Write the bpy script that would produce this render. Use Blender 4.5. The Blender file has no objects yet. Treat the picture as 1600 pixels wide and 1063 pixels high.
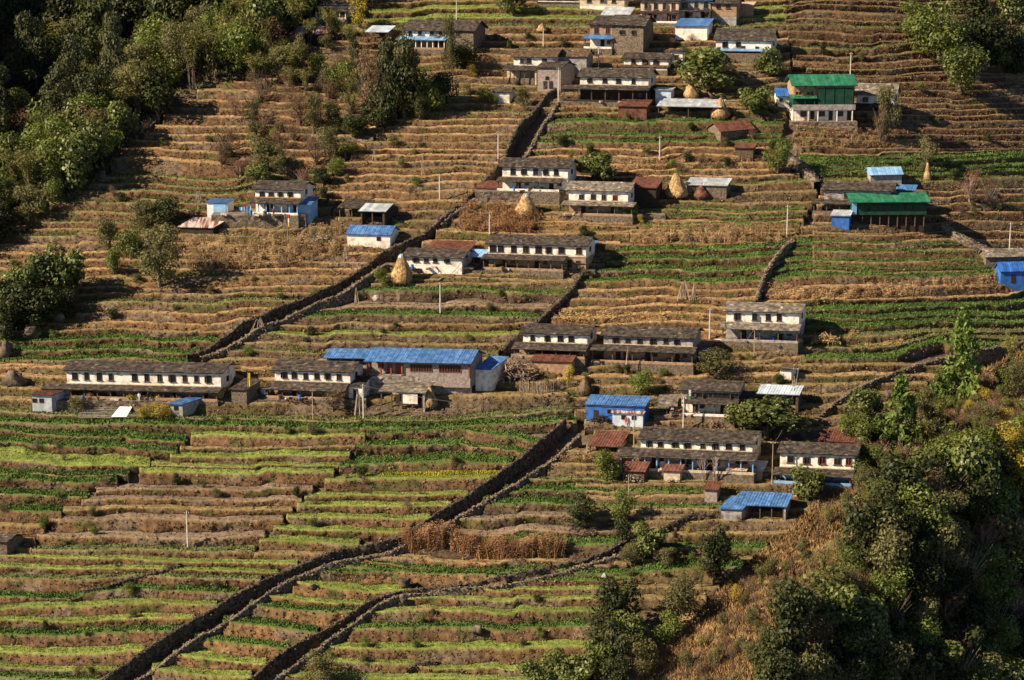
import bpy, math, random
import numpy as np
from mathutils import Vector
random.seed(7); rng = np.random.default_rng(7)
R = math.radians
scene = bpy.context.scene
COL = scene.collection

# ------------------------------------------------------------------ camera, light, exposure
PITCH = R(14.0); DIST = 420.0; MPP = 0.12
CAM = np.array([0.0, -DIST*math.cos(PITCH), DIST*math.sin(PITCH)])
FW = np.array([0.0, math.cos(PITCH), -math.sin(PITCH)]); UP = np.array([0.0, math.sin(PITCH), math.cos(PITCH)])
cd = bpy.data.cameras.new("camera"); cam = bpy.data.objects.new("camera", cd); COL.objects.link(cam)
cam.location = CAM; cam.rotation_euler = (math.pi/2-PITCH, 0, 0)
cd.sensor_width = 36; cd.lens = 36*DIST/(1600*MPP); cd.clip_start = 5; cd.clip_end = 5000
scene.camera = cam
SUN_EL, SUN_AZ = R(35.0), R(20.0)       # AZ: from the left (-X) turned towards the camera
sd = np.array([-math.cos(SUN_AZ)*math.cos(SUN_EL), -math.sin(SUN_AZ)*math.cos(SUN_EL), math.sin(SUN_EL)])
sl = bpy.data.lights.new("sun", 'SUN'); sun = bpy.data.objects.new("sun", sl); COL.objects.link(sun)
sl.energy = 5.0; sl.angle = R(0.5); sl.color = (1.0, 0.83, 0.61)
sun.rotation_euler = Vector(sd).to_track_quat('Z', 'Y').to_euler()
world = bpy.data.worlds.new("World"); scene.world = world; world.use_nodes = True
wn = world.node_tree.nodes; wl = world.node_tree.links; wn.clear()
sky = wn.new('ShaderNodeTexSky'); sky.sky_type = 'NISHITA'; sky.sun_disc = False
sky.sun_elevation = SUN_EL; sky.sun_rotation = math.atan2(sd[0], sd[1]); sky.altitude = 2500; sky.air_density = .75; sky.dust_density = .4
bg = wn.new('ShaderNodeBackground'); bg.inputs[1].default_value = 0.05
wo = wn.new('ShaderNodeOutputWorld'); wl.new(sky.outputs[0], bg.inputs[0]); wl.new(bg.outputs[0], wo.inputs[0])
vs = scene.view_settings; vs.view_transform = 'Standard'; vs.look = 'None'; vs.exposure = 1.12; vs.gamma = 1; vs.use_curve_mapping = False

# ------------------------------------------------------------------ noise and projection helpers
def _h(ix, iy, iz, s):
    n = (ix*374761393 + iy*668265263 + iz*1440662683 + s*974634777) & 0xffffffff
    n = ((n ^ (n >> 13))*1274126177) & 0xffffffff
    n = ((n ^ (n >> 16))*1103515245) & 0xffffffff
    return ((n ^ (n >> 15)) & 0xffffff)/float(0xffffff)
def vn(x, y=0.0, z=0.0, s=0):
    x, y, z = np.broadcast_arrays(np.asarray(x, float), np.asarray(y, float), np.asarray(z, float))
    ix, iy, iz = np.floor(x).astype(np.int64), np.floor(y).astype(np.int64), np.floor(z).astype(np.int64)
    fx, fy, fz = x-ix, y-iy, z-iz
    fx, fy, fz = fx*fx*(3-2*fx), fy*fy*(3-2*fy), fz*fz*(3-2*fz)
    def L(a, b, t): return a+(b-a)*t
    r = L(L(L(_h(ix, iy, iz, s), _h(ix+1, iy, iz, s), fx), L(_h(ix, iy+1, iz, s), _h(ix+1, iy+1, iz, s), fx), fy),
          L(L(_h(ix, iy, iz+1, s), _h(ix+1, iy, iz+1, s), fx), L(_h(ix, iy+1, iz+1, s), _h(ix+1, iy+1, iz+1, s), fx), fy), fz)
    return r*2-1
def fbm(x, y=0.0, z=0.0, s=0, o=3):
    r = 0; a = 1.0
    for k in range(o):
        r = r+a*vn(np.asarray(x)*2**k, np.asarray(y)*2**k, np.asarray(z)*2**k, s+k); a *= .5
    return r/1.6
SL = math.tan(R(22))
def gbend(x): return np.where(x > 45, .0085*np.clip(x-45, 0, 90)**2+(x > 135)*1.53*(x-135), 0.0)+np.where(x < -60, .002*(x+60)**2, 0.0)
def G0(x, y): return SL*(y-gbend(x))+1.0*vn(x/55., y/55., 0, 5)
def rdir(px, py):
    px = np.asarray(px, float); py = np.asarray(py, float)
    dx = (px-800)*MPP; dv = -(py-531.5)*MPP
    dx, dv = np.broadcast_arrays(dx, dv)
    return np.stack([dx, DIST*FW[1]+dv*UP[1], DIST*FW[2]+dv*UP[2]], -1)
def onG0(px, py, off=0.0):
    d = rdir(px, py); t = np.ones(d.shape[:-1])
    for _ in range(9):
        p = CAM+d*t[..., None]
        f = p[..., 2]-G0(p[..., 0], p[..., 1])-off
        t = t-f/(d[..., 2]-SL*d[..., 1])
    return CAM+d*t[..., None]
def atY(px, py, Y):
    d = rdir(px, py); t = (Y-CAM[1])/d[..., 1]; return CAM+d*np.asarray(t)[..., None]
def atZ(px, py, Z):
    d = rdir(px, py); t = (Z-CAM[2])/d[..., 2]; return CAM+d*np.asarray(t)[..., None]
def mpp_at(P):
    return MPP*float(np.dot(np.asarray(P)-CAM, FW))/DIST

# signed distance (positive on the side to the left when walking the polyline)
def sdist(x, y, pl):
    best = np.full(np.shape(x), 1e9); sg = np.zeros(np.shape(x))
    for (ax, ay), (bx, by) in zip(pl[:-1], pl[1:]):
        dx, dy = bx-ax, by-ay; L2 = dx*dx+dy*dy
        t = np.clip(((x-ax)*dx+(y-ay)*dy)/L2, 0, 1)
        ex, ey = x-ax-t*dx, y-ay-t*dy; dd = np.hypot(ex, ey)
        cr = dx*(y-ay)-dy*(x-ax)
        m = dd < best; best = np.where(m, dd, best); sg = np.where(m, np.sign(cr), sg)
    return best*sg
RAV = [tuple(p[:2]) for p in onG0([-260, 0, 95, 185, 260, 335, 420, 500, 600, 700], [560, 345, 300, 235, 170, 122, 75, 25, -60, -160])]
SPU = [tuple(p[:2]) for p in onG0([930, 1000, 1120, 1230, 1340, 1470, 1600, 1800], [1150, 1063, 930, 830, 725, 620, 545, 480])]
def ss(t): t = np.clip(t, 0, 1); return t*t*(3-2*t)
def Gfull(x, y):
    g = G0(x, y)
    r = sdist(x, y, RAV)
    g = g-9*ss(r/30)+5*vn(x/22., y/22., 0, 9)*ss(r/12)
    q = -sdist(x, y, SPU)
    g = g+5.0*ss(q/17)-np.clip((q-20), 0, 44)*1.2*ss((q-15)/14.)+2.4*vn(x/13., y/13., 0, 11)*ss(q/9)+.9*vn(x/4., y/4., 0, 12)*ss(q/7)
    # unseen hill shoulder left of the frame, added to shade the upper-left wood
    g = g+62*ss((-(x+126))/42)*ss((y-8)/45)
    return g
def onFull(px, py, off=0.0):
    px = np.atleast_1d(np.asarray(px, float)); py = np.atleast_1d(np.asarray(py, float))
    d = rdir(px, py); ts = np.linspace(.66, 2.0, 300)
    P = CAM+d[:, None, :]*ts[None, :, None]
    f = P[..., 2]-Gfull(P[..., 0], P[..., 1])-off
    k = np.argmax(f < 0, 1); k = np.clip(k, 1, None); i = np.arange(len(px))
    f0, f1 = f[i, k-1], f[i, k]; t = ts[k-1]+(ts[1]-ts[0])*f0/(f0-f1+1e-9)
    return CAM+d*t[:, None]

# ------------------------------------------------------------------ materials
def _nodes(name):
    m = bpy.data.materials.new(name); m.use_nodes = True; nt = m.node_tree
    b = nt.nodes.get('Principled BSDF'); return m, nt, b
def mat(name, c1, c2=None, scale=2.0, rough=.85, bump=0.0, bscale=None, spec=.25, varamt=1.0, metallic=0.0, streak=None, lo=.38, hi=.62):
    m, nt, b = _nodes(name); N = nt.nodes.new; Lk = nt.links.new
    b.inputs['Roughness'].default_value = rough; b.inputs['Specular IOR Level'].default_value = spec; b.inputs['Metallic'].default_value = metallic
    at = N('ShaderNodeAttribute'); at.attribute_name = 'var'
    tc = N('ShaderNodeNewGeometry'); mp = N('ShaderNodeMapping'); Lk(tc.outputs['Position'], mp.inputs[0])
    if streak: mp.inputs['Scale'].default_value = streak
    nz = N('ShaderNodeTexNoise'); nz.inputs['Scale'].default_value = scale; nz.inputs['Detail'].default_value = 5
    Lk(mp.outputs[0], nz.inputs['Vector'])
    cr = N('ShaderNodeValToRGB'); cr.color_ramp.elements[0].position = lo; cr.color_ramp.elements[1].position = hi
    cr.color_ramp.elements[0].color = (*c1, 1); cr.color_ramp.elements[1].color = (*(c2 or c1), 1)
    Lk(nz.outputs['Fac'], cr.inputs[0])
    mx = N('ShaderNodeMix'); mx.data_type = 'RGBA'; mx.blend_type = 'MULTIPLY'; mx.inputs[0].default_value = varamt
    cb = N('ShaderNodeCombineColor')
    for k in range(3): Lk(at.outputs['Fac'], cb.inputs[k])
    Lk(cr.outputs[0], mx.inputs[6]); Lk(cb.outputs[0], mx.inputs[7]); Lk(mx.outputs[2], b.inputs['Base Color'])
    if bump:
        n2 = N('ShaderNodeTexNoise'); n2.inputs['Scale'].default_value = bscale or scale*3; n2.inputs['Detail'].default_value = 4
        Lk(tc.outputs['Position'], n2.inputs['Vector'])
        bp = N('ShaderNodeBump'); bp.inputs['Strength'].default_value = 1; bp.inputs['Distance'].default_value = bump
        Lk(n2.outputs['Fac'], bp.inputs['Height']); Lk(bp.outputs[0], b.inputs['Normal'])
    return m
def mat_col(name, rough=.9, bump=.1, bscale=3.0, spec=.15, nscale=1.2, amt=.55):
    m, nt, b = _nodes(name); N = nt.nodes.new; Lk = nt.links.new
    b.inputs['Roughness'].default_value = rough; b.inputs['Specular IOR Level'].default_value = spec
    at = N('ShaderNodeAttribute'); at.attribute_name = 'Col'
    tc = N('ShaderNodeNewGeometry')
    nz = N('ShaderNodeTexNoise'); nz.inputs['Scale'].default_value = nscale; nz.inputs['Detail'].default_value = 7; nz.inputs['Roughness'].default_value = .7
    Lk(tc.outputs['Position'], nz.inputs['Vector'])
    mr = N('ShaderNodeMapRange'); mr.inputs[1].default_value = .3; mr.inputs[2].default_value = .7; mr.inputs[3].default_value = 1-amt; mr.inputs[4].default_value = 1+amt
    Lk(nz.outputs['Fac'], mr.inputs[0]); cb = N('ShaderNodeCombineColor')
    for k in range(3): Lk(mr.outputs[0], cb.inputs[k])
    mx = N('ShaderNodeMix'); mx.data_type = 'RGBA'; mx.blend_type = 'MULTIPLY'; mx.inputs[0].default_value = 1
    Lk(at.outputs['Color'], mx.inputs[6]); Lk(cb.outputs[0], mx.inputs[7]); Lk(mx.outputs[2], b.inputs['Base Color'])
    if bump:
        n2 = N('ShaderNodeTexNoise'); n2.inputs['Scale'].default_value = bscale; n2.inputs['Detail'].default_value = 5; n2.inputs['Roughness'].default_value = .65
        Lk(tc.outputs['Position'], n2.inputs['Vector'])
        bp = N('ShaderNodeBump'); bp.inputs['Strength'].default_value = 1; bp.inputs['Distance'].default_value = bump
        Lk(n2.outputs['Fac'], bp.inputs['Height']); Lk(bp.outputs[0], b.inputs['Normal'])
    return m
def mat_leaf(name, c1, c2, trans=.25, spec=.3, rough=.55):
    m, nt, b = _nodes(name); N = nt.nodes.new; Lk = nt.links.new
    b.inputs['Roughness'].default_value = rough; b.inputs['Specular IOR Level'].default_value = spec
    at = N('ShaderNodeAttribute'); at.attribute_name = 'var'; oi = N('ShaderNodeObjectInfo')
    mx = N('ShaderNodeMix'); mx.data_type = 'RGBA'; mx.inputs[6].default_value = (*c1, 1); mx.inputs[7].default_value = (*c2, 1)
    Lk(at.outputs['Fac'], mx.inputs[0])
    mr = N('ShaderNodeMapRange'); mr.inputs[3].default_value = .75; mr.inputs[4].default_value = 1.25; Lk(oi.outputs['Random'], mr.inputs[0])
    cb = N('ShaderNodeCombineColor')
    for k in range(3): Lk(mr.outputs[0], cb.inputs[k])
    m2 = N('ShaderNodeMix'); m2.data_type = 'RGBA'; m2.blend_type = 'MULTIPLY'; m2.inputs[0].default_value = 1
    Lk(mx.outputs[2], m2.inputs[6]); Lk(cb.outputs[0], m2.inputs[7]); Lk(m2.outputs[2], b.inputs['Base Color'])
    tr = N('ShaderNodeBsdfTranslucent'); Lk(m2.outputs[2], tr.inputs[0]); ms = N('ShaderNodeMixShader'); ms.inputs[0].default_value = trans
    out = nt.nodes.get('Material Output'); Lk(b.outputs[0], ms.inputs[1]); Lk(tr.outputs[0], ms.inputs[2]); Lk(ms.outputs[0], out.inputs[0])
    return m
M = {}
M['terrain'] = mat_col('terrace_ground', bump=.22, bscale=1.6, nscale=.9, amt=.5)
M['tuft'] = mat_col('tuft', bump=0, nscale=.5, amt=.3)
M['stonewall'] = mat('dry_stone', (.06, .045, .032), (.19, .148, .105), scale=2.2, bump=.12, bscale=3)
M['shadestone'] = mat('shaded_stone', (.028, .021, .015), (.105, .08, .056), scale=2.2, bump=.12, bscale=3)  # dry stone with a darker colour to deepen the walls' shaded faces
M['paving'] = mat('yard_paving', (.10, .08, .06), (.20, .165, .125), scale=1.2, bump=.05)
M['slate'] = mat('slate', (.034, .027, .022), (.095, .075, .06), scale=1.3, bump=.03, bscale=6)
M['slate_pale'] = mat('slate_pale', (.11, .092, .07), (.25, .21, .165), scale=1.1, bump=.03, bscale=6)
M['thatch_roof'] = mat('thatch_roof', (.07, .045, .025), (.16, .11, .06), scale=2.2, bump=.08)
M['white'] = mat('limewash', (.46, .38, .29), (.80, .74, .65), scale=1.1, lo=.3, hi=.55)
M['cream'] = mat('mud_plaster', (.42, .33, .22), (.62, .50, .36), scale=1.5)
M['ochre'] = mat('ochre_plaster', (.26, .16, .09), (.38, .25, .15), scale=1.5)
M['greywall'] = mat('grey_wall', (.22, .20, .18), (.38, .35, .32), scale=1.6, bump=.05)
M['brick'] = mat('stone_block', (.22, .175, .15), (.36, .30, .26), scale=2.5, bump=.05)
M['stone'] = mat('rubble_stone', (.085, .065, .045), (.21, .165, .12), scale=3.0, bump=.1)
M['wood'] = mat('weathered_wood', (.06, .04, .025), (.13, .09, .06), scale=4)
M['palewood'] = mat('pale_wood', (.28, .21, .15), (.42, .33, .25), scale=3)
M['darkwood'] = mat('dark_wood', (.018, .013, .01), (.05, .034, .024), scale=4)
M['redwood'] = mat('red_paint_wood', (.20, .045, .025), (.32, .085, .045), scale=4)
M['orange'] = mat('orange_wood', (.45, .19, .06), (.55, .28, .10), scale=4)
M['pane'] = mat('dark_pane', (.008, .008, .009), (.016, .015, .015), rough=.3, spec=.5)
M['blue_sheet'] = mat('blue_sheet', (.04, .12, .31), (.10, .22, .44), scale=1.2, rough=.5, spec=.4, bump=.01)
M['blue_pale'] = mat('pale_blue_sheet', (.16, .34, .60), (.28, .46, .68), scale=.8, rough=.45, spec=.5)
M['blue_strong'] = mat('strong_blue', (.02, .09, .32), (.04, .15, .46), scale=.9, rough=.5, spec=.4)
M['green_sheet'] = mat('green_sheet', (.012, .115, .06), (.035, .18, .10), scale=.8, rough=.5, spec=.4)
M['green_dark'] = mat('dark_green_paint', (.006, .04, .022), (.012, .06, .035), scale=1)
M['metal'] = mat('galvanised', (.30, .33, .35), (.50, .53, .55), scale=.9, rough=.5, spec=.5)
M['metal_blue'] = mat('pale_galvanised', (.38, .46, .54), (.55, .62, .68), scale=.9, rough=.5, spec=.5)
M['rust'] = mat('rusty_sheet', (.085, .03, .02), (.17, .07, .045), scale=1.4, rough=.75)
M['rust_stripe'] = mat('rust_and_zinc', (.20, .075, .045), (.62, .50, .44), scale=.9, rough=.7, streak=(1.6, .15, .15), lo=.45, hi=.58)
M['peach'] = mat('peach_sheet', (.50, .30, .20), (.62, .44, .32), scale=.8, rough=.7)
M['straw'] = mat('straw', (.22, .135, .06), (.46, .30, .14), scale=2, bump=.06, bscale=8)
M['brush'] = mat('brushwood', (.12, .085, .06), (.34, .26, .19), scale=3)
M['rock'] = mat('boulder_rock', (.05, .038, .028), (.15, .115, .085), scale=.6, bump=.25, bscale=1.2)
M['concrete'] = mat('pole_concrete', (.42, .39, .35), (.55, .52, .48), scale=2)
M['bark'] = mat('bark', (.06, .045, .032), (.15, .12, .09), scale=3)
M['palebark'] = mat('pale_bark', (.20, .165, .13), (.34, .29, .24), scale=3)
M['wire'] = mat('wire_metal', (.12, .11, .10), rough=.5)
M['red'] = mat('red_cloth', (.42, .03, .02), (.5, .05, .03)); M['yellow'] = mat('yellow_cloth', (.62, .40, .03), (.7, .5, .05))
M['whitecloth'] = mat('white_cloth', (.62, .61, .60), (.74, .73, .72)); M['pink'] = mat('pink_cloth', (.5, .13, .16), (.55, .2, .2))
M['teal'] = mat('green_cloth', (.02, .22, .12), (.03, .3, .16)); M['dark'] = mat('dark_cloth', (.02, .02, .03), (.04, .04, .05))
M['skin'] = mat('skin', (.22, .12, .07), (.25, .14, .09))
LEAF = {
 'B': mat_leaf('leaf_broad', (.045, .062, .012), (.125, .145, .032), .2, .35, .45),
 'R': mat_leaf('leaf_dark', (.018, .026, .007), (.055, .062, .017), .15, .2, .55),
 'G': mat_leaf('leaf_bright', (.06, .085, .014), (.17, .20, .036), .3, .3, .5),
 'F': mat_leaf('leaf_bamboo', (.10, .105, .025), (.22, .20, .06), .3, .2, .6),
 'D': mat_leaf('leaf_dry', (.10, .06, .032), (.24, .155, .085), .3, .1, .8),
 'K': mat_leaf('leaf_red', (.15, .06, .04), (.30, .14, .095), .3, .1, .8),
 'C': mat_leaf('leaf_grey', (.032, .040, .014), (.088, .094, .036), .2, .2, .6),
 'Y': mat_leaf('leaf_yellow', (.26, .19, .02), (.45, .36, .05), .3, .2, .6),
 'P': mat_leaf('leaf_pale', (.10, .15, .03), (.20, .27, .06), .35, .2, .6),
 'O': mat_leaf('leaf_olive', (.075, .075, .028), (.17, .155, .06), .3, .2, .6),
}

# ------------------------------------------------------------------ mesh + object helpers
def mesh_np(name, V, F, mtl, var=None, col=None, smooth=False):
    V = np.asarray(V, np.float32); F = np.asarray(F, np.int32)
    me = bpy.data.meshes.new(name); n = F.shape[1]
    me.vertices.add(len(V)); me.vertices.foreach_set('co', V.ravel())
    me.loops.add(F.size); me.loops.foreach_set('vertex_index', F.ravel())
    me.polygons.add(len(F)); me.polygons.foreach_set('loop_start', np.arange(0, F.size, n, dtype=np.int32))
    me.polygons.foreach_set('loop_total', np.full(len(F), n, np.int32))
    if smooth: me.polygons.foreach_set('use_smooth', np.ones(len(F), bool))
    me.update(calc_edges=True)
    if var is not None:
        a = me.attributes.new('var', 'FLOAT', 'FACE'); a.data.foreach_set('value', np.asarray(var, np.float32))
    if col is not None:
        a = me.attributes.new('Col', 'FLOAT_COLOR', 'POINT'); c = np.ones((len(V), 4), np.float32); c[:, :3] = col; a.data.foreach_set('color', c.ravel())
    me.materials.append(mtl); return me
def tag(o, label=None, cat=None, group=None, kind=None):
    if label: o['label'] = label
    if cat: o['category'] = cat
    if group: o['group'] = group
    if kind: o['kind'] = kind
    return o
def link(name, me, parent=None, loc=None):
    o = bpy.data.objects.new(name, me); COL.objects.link(o)
    if parent is not None: o.parent = parent
    if loc is not None: o.location = loc
    return o
def empty(name, loc, label, cat, group=None):
    o = link(name, None, None, tuple(loc)); o.empty_display_size = .5
    return tag(o, label, cat, group)
class MB:
    def __init__(s): s.v = []; s.f = []; s.c = []
    def face(s, pts, c=1.0):
        n = len(s.v); s.v += [tuple(p) for p in pts]; s.f.append(tuple(range(n, n+len(pts)))); s.c.append(c)
    def hexa(s, b, t, c=1.0):          # bottom ring, top ring of 4 points
        n = len(s.v); s.v += [tuple(p) for p in b]+[tuple(p) for p in t]; k = len(b)
        s.f.append(tuple(range(n+k-1, n-1, -1))); s.f.append(tuple(range(n+k, n+2*k))); s.c += [c, c]
        for i in range(k):
            j = (i+1) % k; s.f.append((n+i, n+j, n+k+j, n+k+i)); s.c.append(c)
    def box(s, x0, x1, y0, y1, z0, z1, c=1.0):
        s.hexa([(x0, y0, z0), (x1, y0, z0), (x1, y1, z0), (x0, y1, z0)], [(x0, y0, z1), (x1, y0, z1), (x1, y1, z1), (x0, y1, z1)], c)
    def tube(s, pts, rads, n=6, c=1.0):
        rings = []
        for i, p in enumerate(pts):
            p = Vector(p); a = Vector(pts[max(i-1, 0)]); b = Vector(pts[min(i+1, len(pts)-1)]); d = (b-a)
            if d.length < 1e-6: d = Vector((0, 0, 1))
            d.normalize(); u = d.orthogonal().normalized(); w = d.cross(u); st = len(s.v)
            for k in range(n):
                an = 2*math.pi*k/n; q = p+(u*math.cos(an)+w*math.sin(an))*rads[i]; s.v.append(tuple(q))
            rings.append(st)
        for i in range(len(rings)-1):
            for k in range(n):
                j = (k+1) % n; s.f.append((rings[i]+k, rings[i]+j, rings[i+1]+j, rings[i+1]+k)); s.c.append(c)
        s.f.append(tuple(rings[-1]+k for k in range(n))); s.c.append(c)
        s.f.append(tuple(rings[0]+k for k in range(n-1, -1, -1))); s.c.append(c)
    def mesh(s, name, mtl):
        me = bpy.data.meshes.new(name); me.from_pydata(s.v, [], s.f); me.update()
        a = me.attributes.new('var', 'FLOAT', 'FACE'); a.data.foreach_set('value', np.asarray(s.c, np.float32))
        me.materials.append(mtl); return me
    def build(s, name, mtl, parent=None, loc=None): return link(name, s.mesh(name, mtl), parent, loc)

# ------------------------------------------------------------------ ground underlay (one sheet far past the frame)
xs = np.arange(-330, 340, 1.5); ys = np.arange(-230, 640, 1.8)
X, Y = np.meshgrid(xs, ys)
r_ = sdist(X, Y, RAV); q_ = -sdist(X, Y, SPU)
wild = np.maximum(ss((r_+1)/4), ss((q_+2)/5))
Z = Gfull(X, Y)-1.75*(1-wild)+.35*vn(X/2.2, Y/2.2, 0, 3)*(.3+wild)
V = np.stack([X, Y, Z], -1).reshape(-1, 3); ny, nx = X.shape
i = (np.arange(ny-1)[:, None]*nx+np.arange(nx-1)[None]).ravel()
F = np.stack([i, i+1, i+nx+1, i+nx], 1)
n1 = fbm(X/9, Y/9, 0, 21)[..., None]; n2 = fbm(X/3, Y/3, 0, 31)[..., None]
dry = np.array([.25, .17, .085])+n2*np.array([.07, .05, .02])
grn = np.array([.085, .095, .035]); brn = np.array([.11, .08, .05])
c = np.where(n1 > .12, grn+n2*.02, dry); c = c*(q_ > -3)[..., None]+(brn+n2*.03)*(q_ <= -3)[..., None]
c = np.where((q_ > 24)[..., None], np.array([.07, .06, .03])+n2*.02, c)  # hollow side of the spur coloured darker to deepen its shade
link('hillside', mesh_np('hillside', V, F, M['terrain'], col=np.clip(c, .01, 1).reshape(-1, 3), smooth=True))['kind'] = 'structure'

# ------------------------------------------------------------------ terraces
# ground types: g leafy crop, l young grass, d dry olive grass, s straw, b bare soil, y yellow mustard, m dull green
TC = {'g': (.06, .115, .022), 'l': (.16, .20, .042), 'd': (.19, .14, .06), 's': (.30, .19, .085), 'b': (.17, .125, .085), 'y': (.40, .36, .03), 'm': (.11, .125, .045), 'x': (.15, .095, .05)}  # x: tread colour darkened to stand in for shade on the upper-right slope
RT = {'n': (.108, .062, .031), 'k': (.082, .056, .034), 's': (.15, .085, .038), 'o': (.080, .058, .026), 'r': (.07, .036, .021)}  # r: red-brown earth, with the upper-right shade put into its colour
scat = {'g': [], 'l': [], 'y': [], 'm': [], 'dry': [], 'lip': [], 'stone': []}
def ipl(pts, x, k=1):
    a = np.array(pts, float); return np.interp(x, a[:, 0], a[:, k])
ZONES = 0
def zone(left, right, rows, pl=1.0, rt='n', seed=0, sx=2.3, skirt=(True, True), label=None):
    """left/right: [(x,y)..] bounds in y order; rows: (pts, t, type[, riser]) where pts = [(x,y)..] of the terrace lip"""
    global ZONES; ZONES += 1; zs = ZONES*17+seed
    lx = lambda y: float(np.interp(y, [p[1] for p in left], [p[0] for p in left]))
    rx = lambda y: float(np.interp(y, [p[1] for p in right], [p[0] for p in right]))
    R_ = []
    for r in rows:
        pts, t, ty = r[0], r[1], r[2]; ri = r[3] if len(r) > 3 else rt
        if isinstance(pts, (int, float)): pts = [(0, pts), (1600, pts)]
        if ty in 'sd' and pts[0][1] < 560: t = t*.72
        if len(pts[0]) == 2: pts = [(p[0], p[1], t*((.82 if pts[0][1] < 600 else 1.15) if ty == 'g' else 1)) for p in pts]
        R_.append((pts, ty, ri))
    n = len(R_); jr = random.Random(zs*31)
    JG = [(jr.uniform(-20, 1620), jr.uniform(-9, 9), jr.uniform(-1, n), jr.uniform(1.5, 4.5), jr.choice((-1, 1))*jr.uniform(1.5, 3.2)) for _ in range(max(3, n))]
    def jog(k, x):
        r = 0*x
        for xj, dk, kc, kw, a in JG: r = r+a*np.tanh((x-xj-dk*(k-kc))/4.)*math.exp(-((k-kc)/kw)**2)*np.exp(-((x-xj)/90.)**2)
        return r
    def lip(k, x):
        return ipl(R_[k][0], x)+pl*(3.4*vn(x/105., k*.16, 0, 777)+1.5*vn(x/48., k*.5, 0, zs)+1.0*vn(x/19., k*3.1, 0, zs+1)+.45*vn(x/6., k*2.7, 0, zs+2)+jog(k, x))
    def thick(k, x):
        return np.maximum(ipl(R_[k][0], x, 2)*(1+.25*vn(x/30., k*5.1, 0, zs+3)), .6)
    def back(k, x, c, Pc):
        f = c-thick(k, x)
        tilt = .02
        Pb = atZ(x, f, Pc[..., 2]+tilt)
        cp = lip(k-1, x) if k > 0 else c-thick(k, x)-9
        cp = np.minimum(cp, f-1.0)
        Yp = onG0(x, cp)[..., 1]-.15
        over = Pb[..., 1] > Yp
        P2 = atY(x, f, np.maximum(Yp, Pc[..., 1]+.3))
        return np.where(over[..., None], P2, Pb)
    VV = []; FF = []; CC = []; base = 0
    for k in range(n):
        ym = np.mean([p[1] for p in R_[k][0]])
        xl, xr = lx(ym), rx(ym)
        for _ in range(3):
            xl = lx(float(lip(k, np.array([xl]))[0])); xr = rx(float(lip(k, np.array([xr]))[0]))
        if xr-xl < 6: continue
        nxx = max(int((xr-xl)/sx), 3); x = np.linspace(xl, xr, nxx); c = lip(k, x); Pc = onG0(x, c); Pb = back(k, x, c, Pc)
        if k < n-1:
            c2 = lip(k+1, x); P2 = onG0(x, c2); Ft = back(k+1, x, c2, P2); bad = c2 < c+2
            Ft = np.where(bad[:, None], Pc+np.array([0, -.3, -.8]), Ft)
        else:
            Ft = Pc+np.array([0, -.7, -1.8])
        # keep the riser leaning back, never overhanging
        Ft[:, 1] = np.minimum(Ft[:, 1], Pc[:, 1]-.12); Ft[:, 2] = np.minimum(Ft[:, 2], Pc[:, 2]-.15)
        rows_ = []; cols_ = []; ty, ri = R_[k][1], R_[k][2]
        tc = np.array(TC[ty]); rc = np.array(RT[ri])*(1+.16*vn(k*3.7, zs, 0, 5))
        hid = Pb+np.array([0, .5, -.05])
        rows_.append(hid); cols_.append(np.broadcast_to(tc*.8, Pc.shape))
        for a in (0, .33, .66, 1):
            P = Pb+(Pc-Pb)*a; wob = .05 if ty in 'bl' else .09
            P = P+np.stack([0*x, 0*x, wob*fbm(P[:, 0]*1.2, P[:, 1]*1.2, 0, 41)+(.06 if a == 1 else 0)], 1)
            nn = fbm(P[:, 0]/2.5, P[:, 1]/2.5, k, 51)[:, None]; big = vn(P[:, 0]/14, P[:, 1]/14, k, 53)[:, None]
            cc = tc*(1+.28*nn+.22*big)
            if ty in 'lgmyd': cc = np.where(nn+big*.6 > .75, np.array(TC['d'])*(1+.2*nn), cc)
            if a == 1 and ty not in 'gl': cc = cc*.75+np.array([.28, .20, .09])*.25
            rows_.append(P); cols_.append(cc)
        nr = 6; H = np.linalg.norm(Pc-Ft, axis=1)
        for j in range(1, nr+1):
            a = j/nr; bul = math.sin(math.pi*min(a*1.1, 1))*.10
            P = Pc+(Ft-Pc)*a
            q1 = fbm(P[:, 0]*1.1, P[:, 2]*1.7, k, 61); q2 = vn(P[:, 0]*2.6, P[:, 2]*3.6, k, 63); q3 = vn(P[:, 0]/4.5, k*3.3, 0, 65)
            amp = np.minimum(H*.17, .24)
            dsp = (amp*(q1*.8+q2*.45)+.35*q3*min(a*2, 1)*amp)*(.55 if j == nr else 1)
            P = P+np.stack([.15*q2, -(bul+dsp), .12*q1*(0 if j == nr else 1)], 1)
            nn = (q1*.6+q2*.5)[:, None]
            cc = rc*(1+.45*nn+.15*q3[:, None])
            gm = fbm(P[:, 0]/3.2, P[:, 2]/2.0, k, 71)[:, None]
            cc = np.where(gm > .33, np.array([.065, .062, .020])*(1+.3*nn), cc)
            st = vn(P[:, 0]/6, P[:, 2]/3, k, 73)[:, None]
            cc = np.where((st > .45), np.array([.12, .086, .055])*(1+.5*nn), cc)
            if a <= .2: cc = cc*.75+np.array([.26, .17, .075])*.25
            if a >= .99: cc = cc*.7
            rows_.append(P); cols_.append(cc)
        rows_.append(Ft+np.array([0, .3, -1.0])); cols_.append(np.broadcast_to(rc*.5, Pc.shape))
        A = np.stack(rows_, 0); C_ = np.stack([np.array(q) for q in cols_], 0)
        # side curtains: extra columns dropped down
        cur = []
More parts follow.
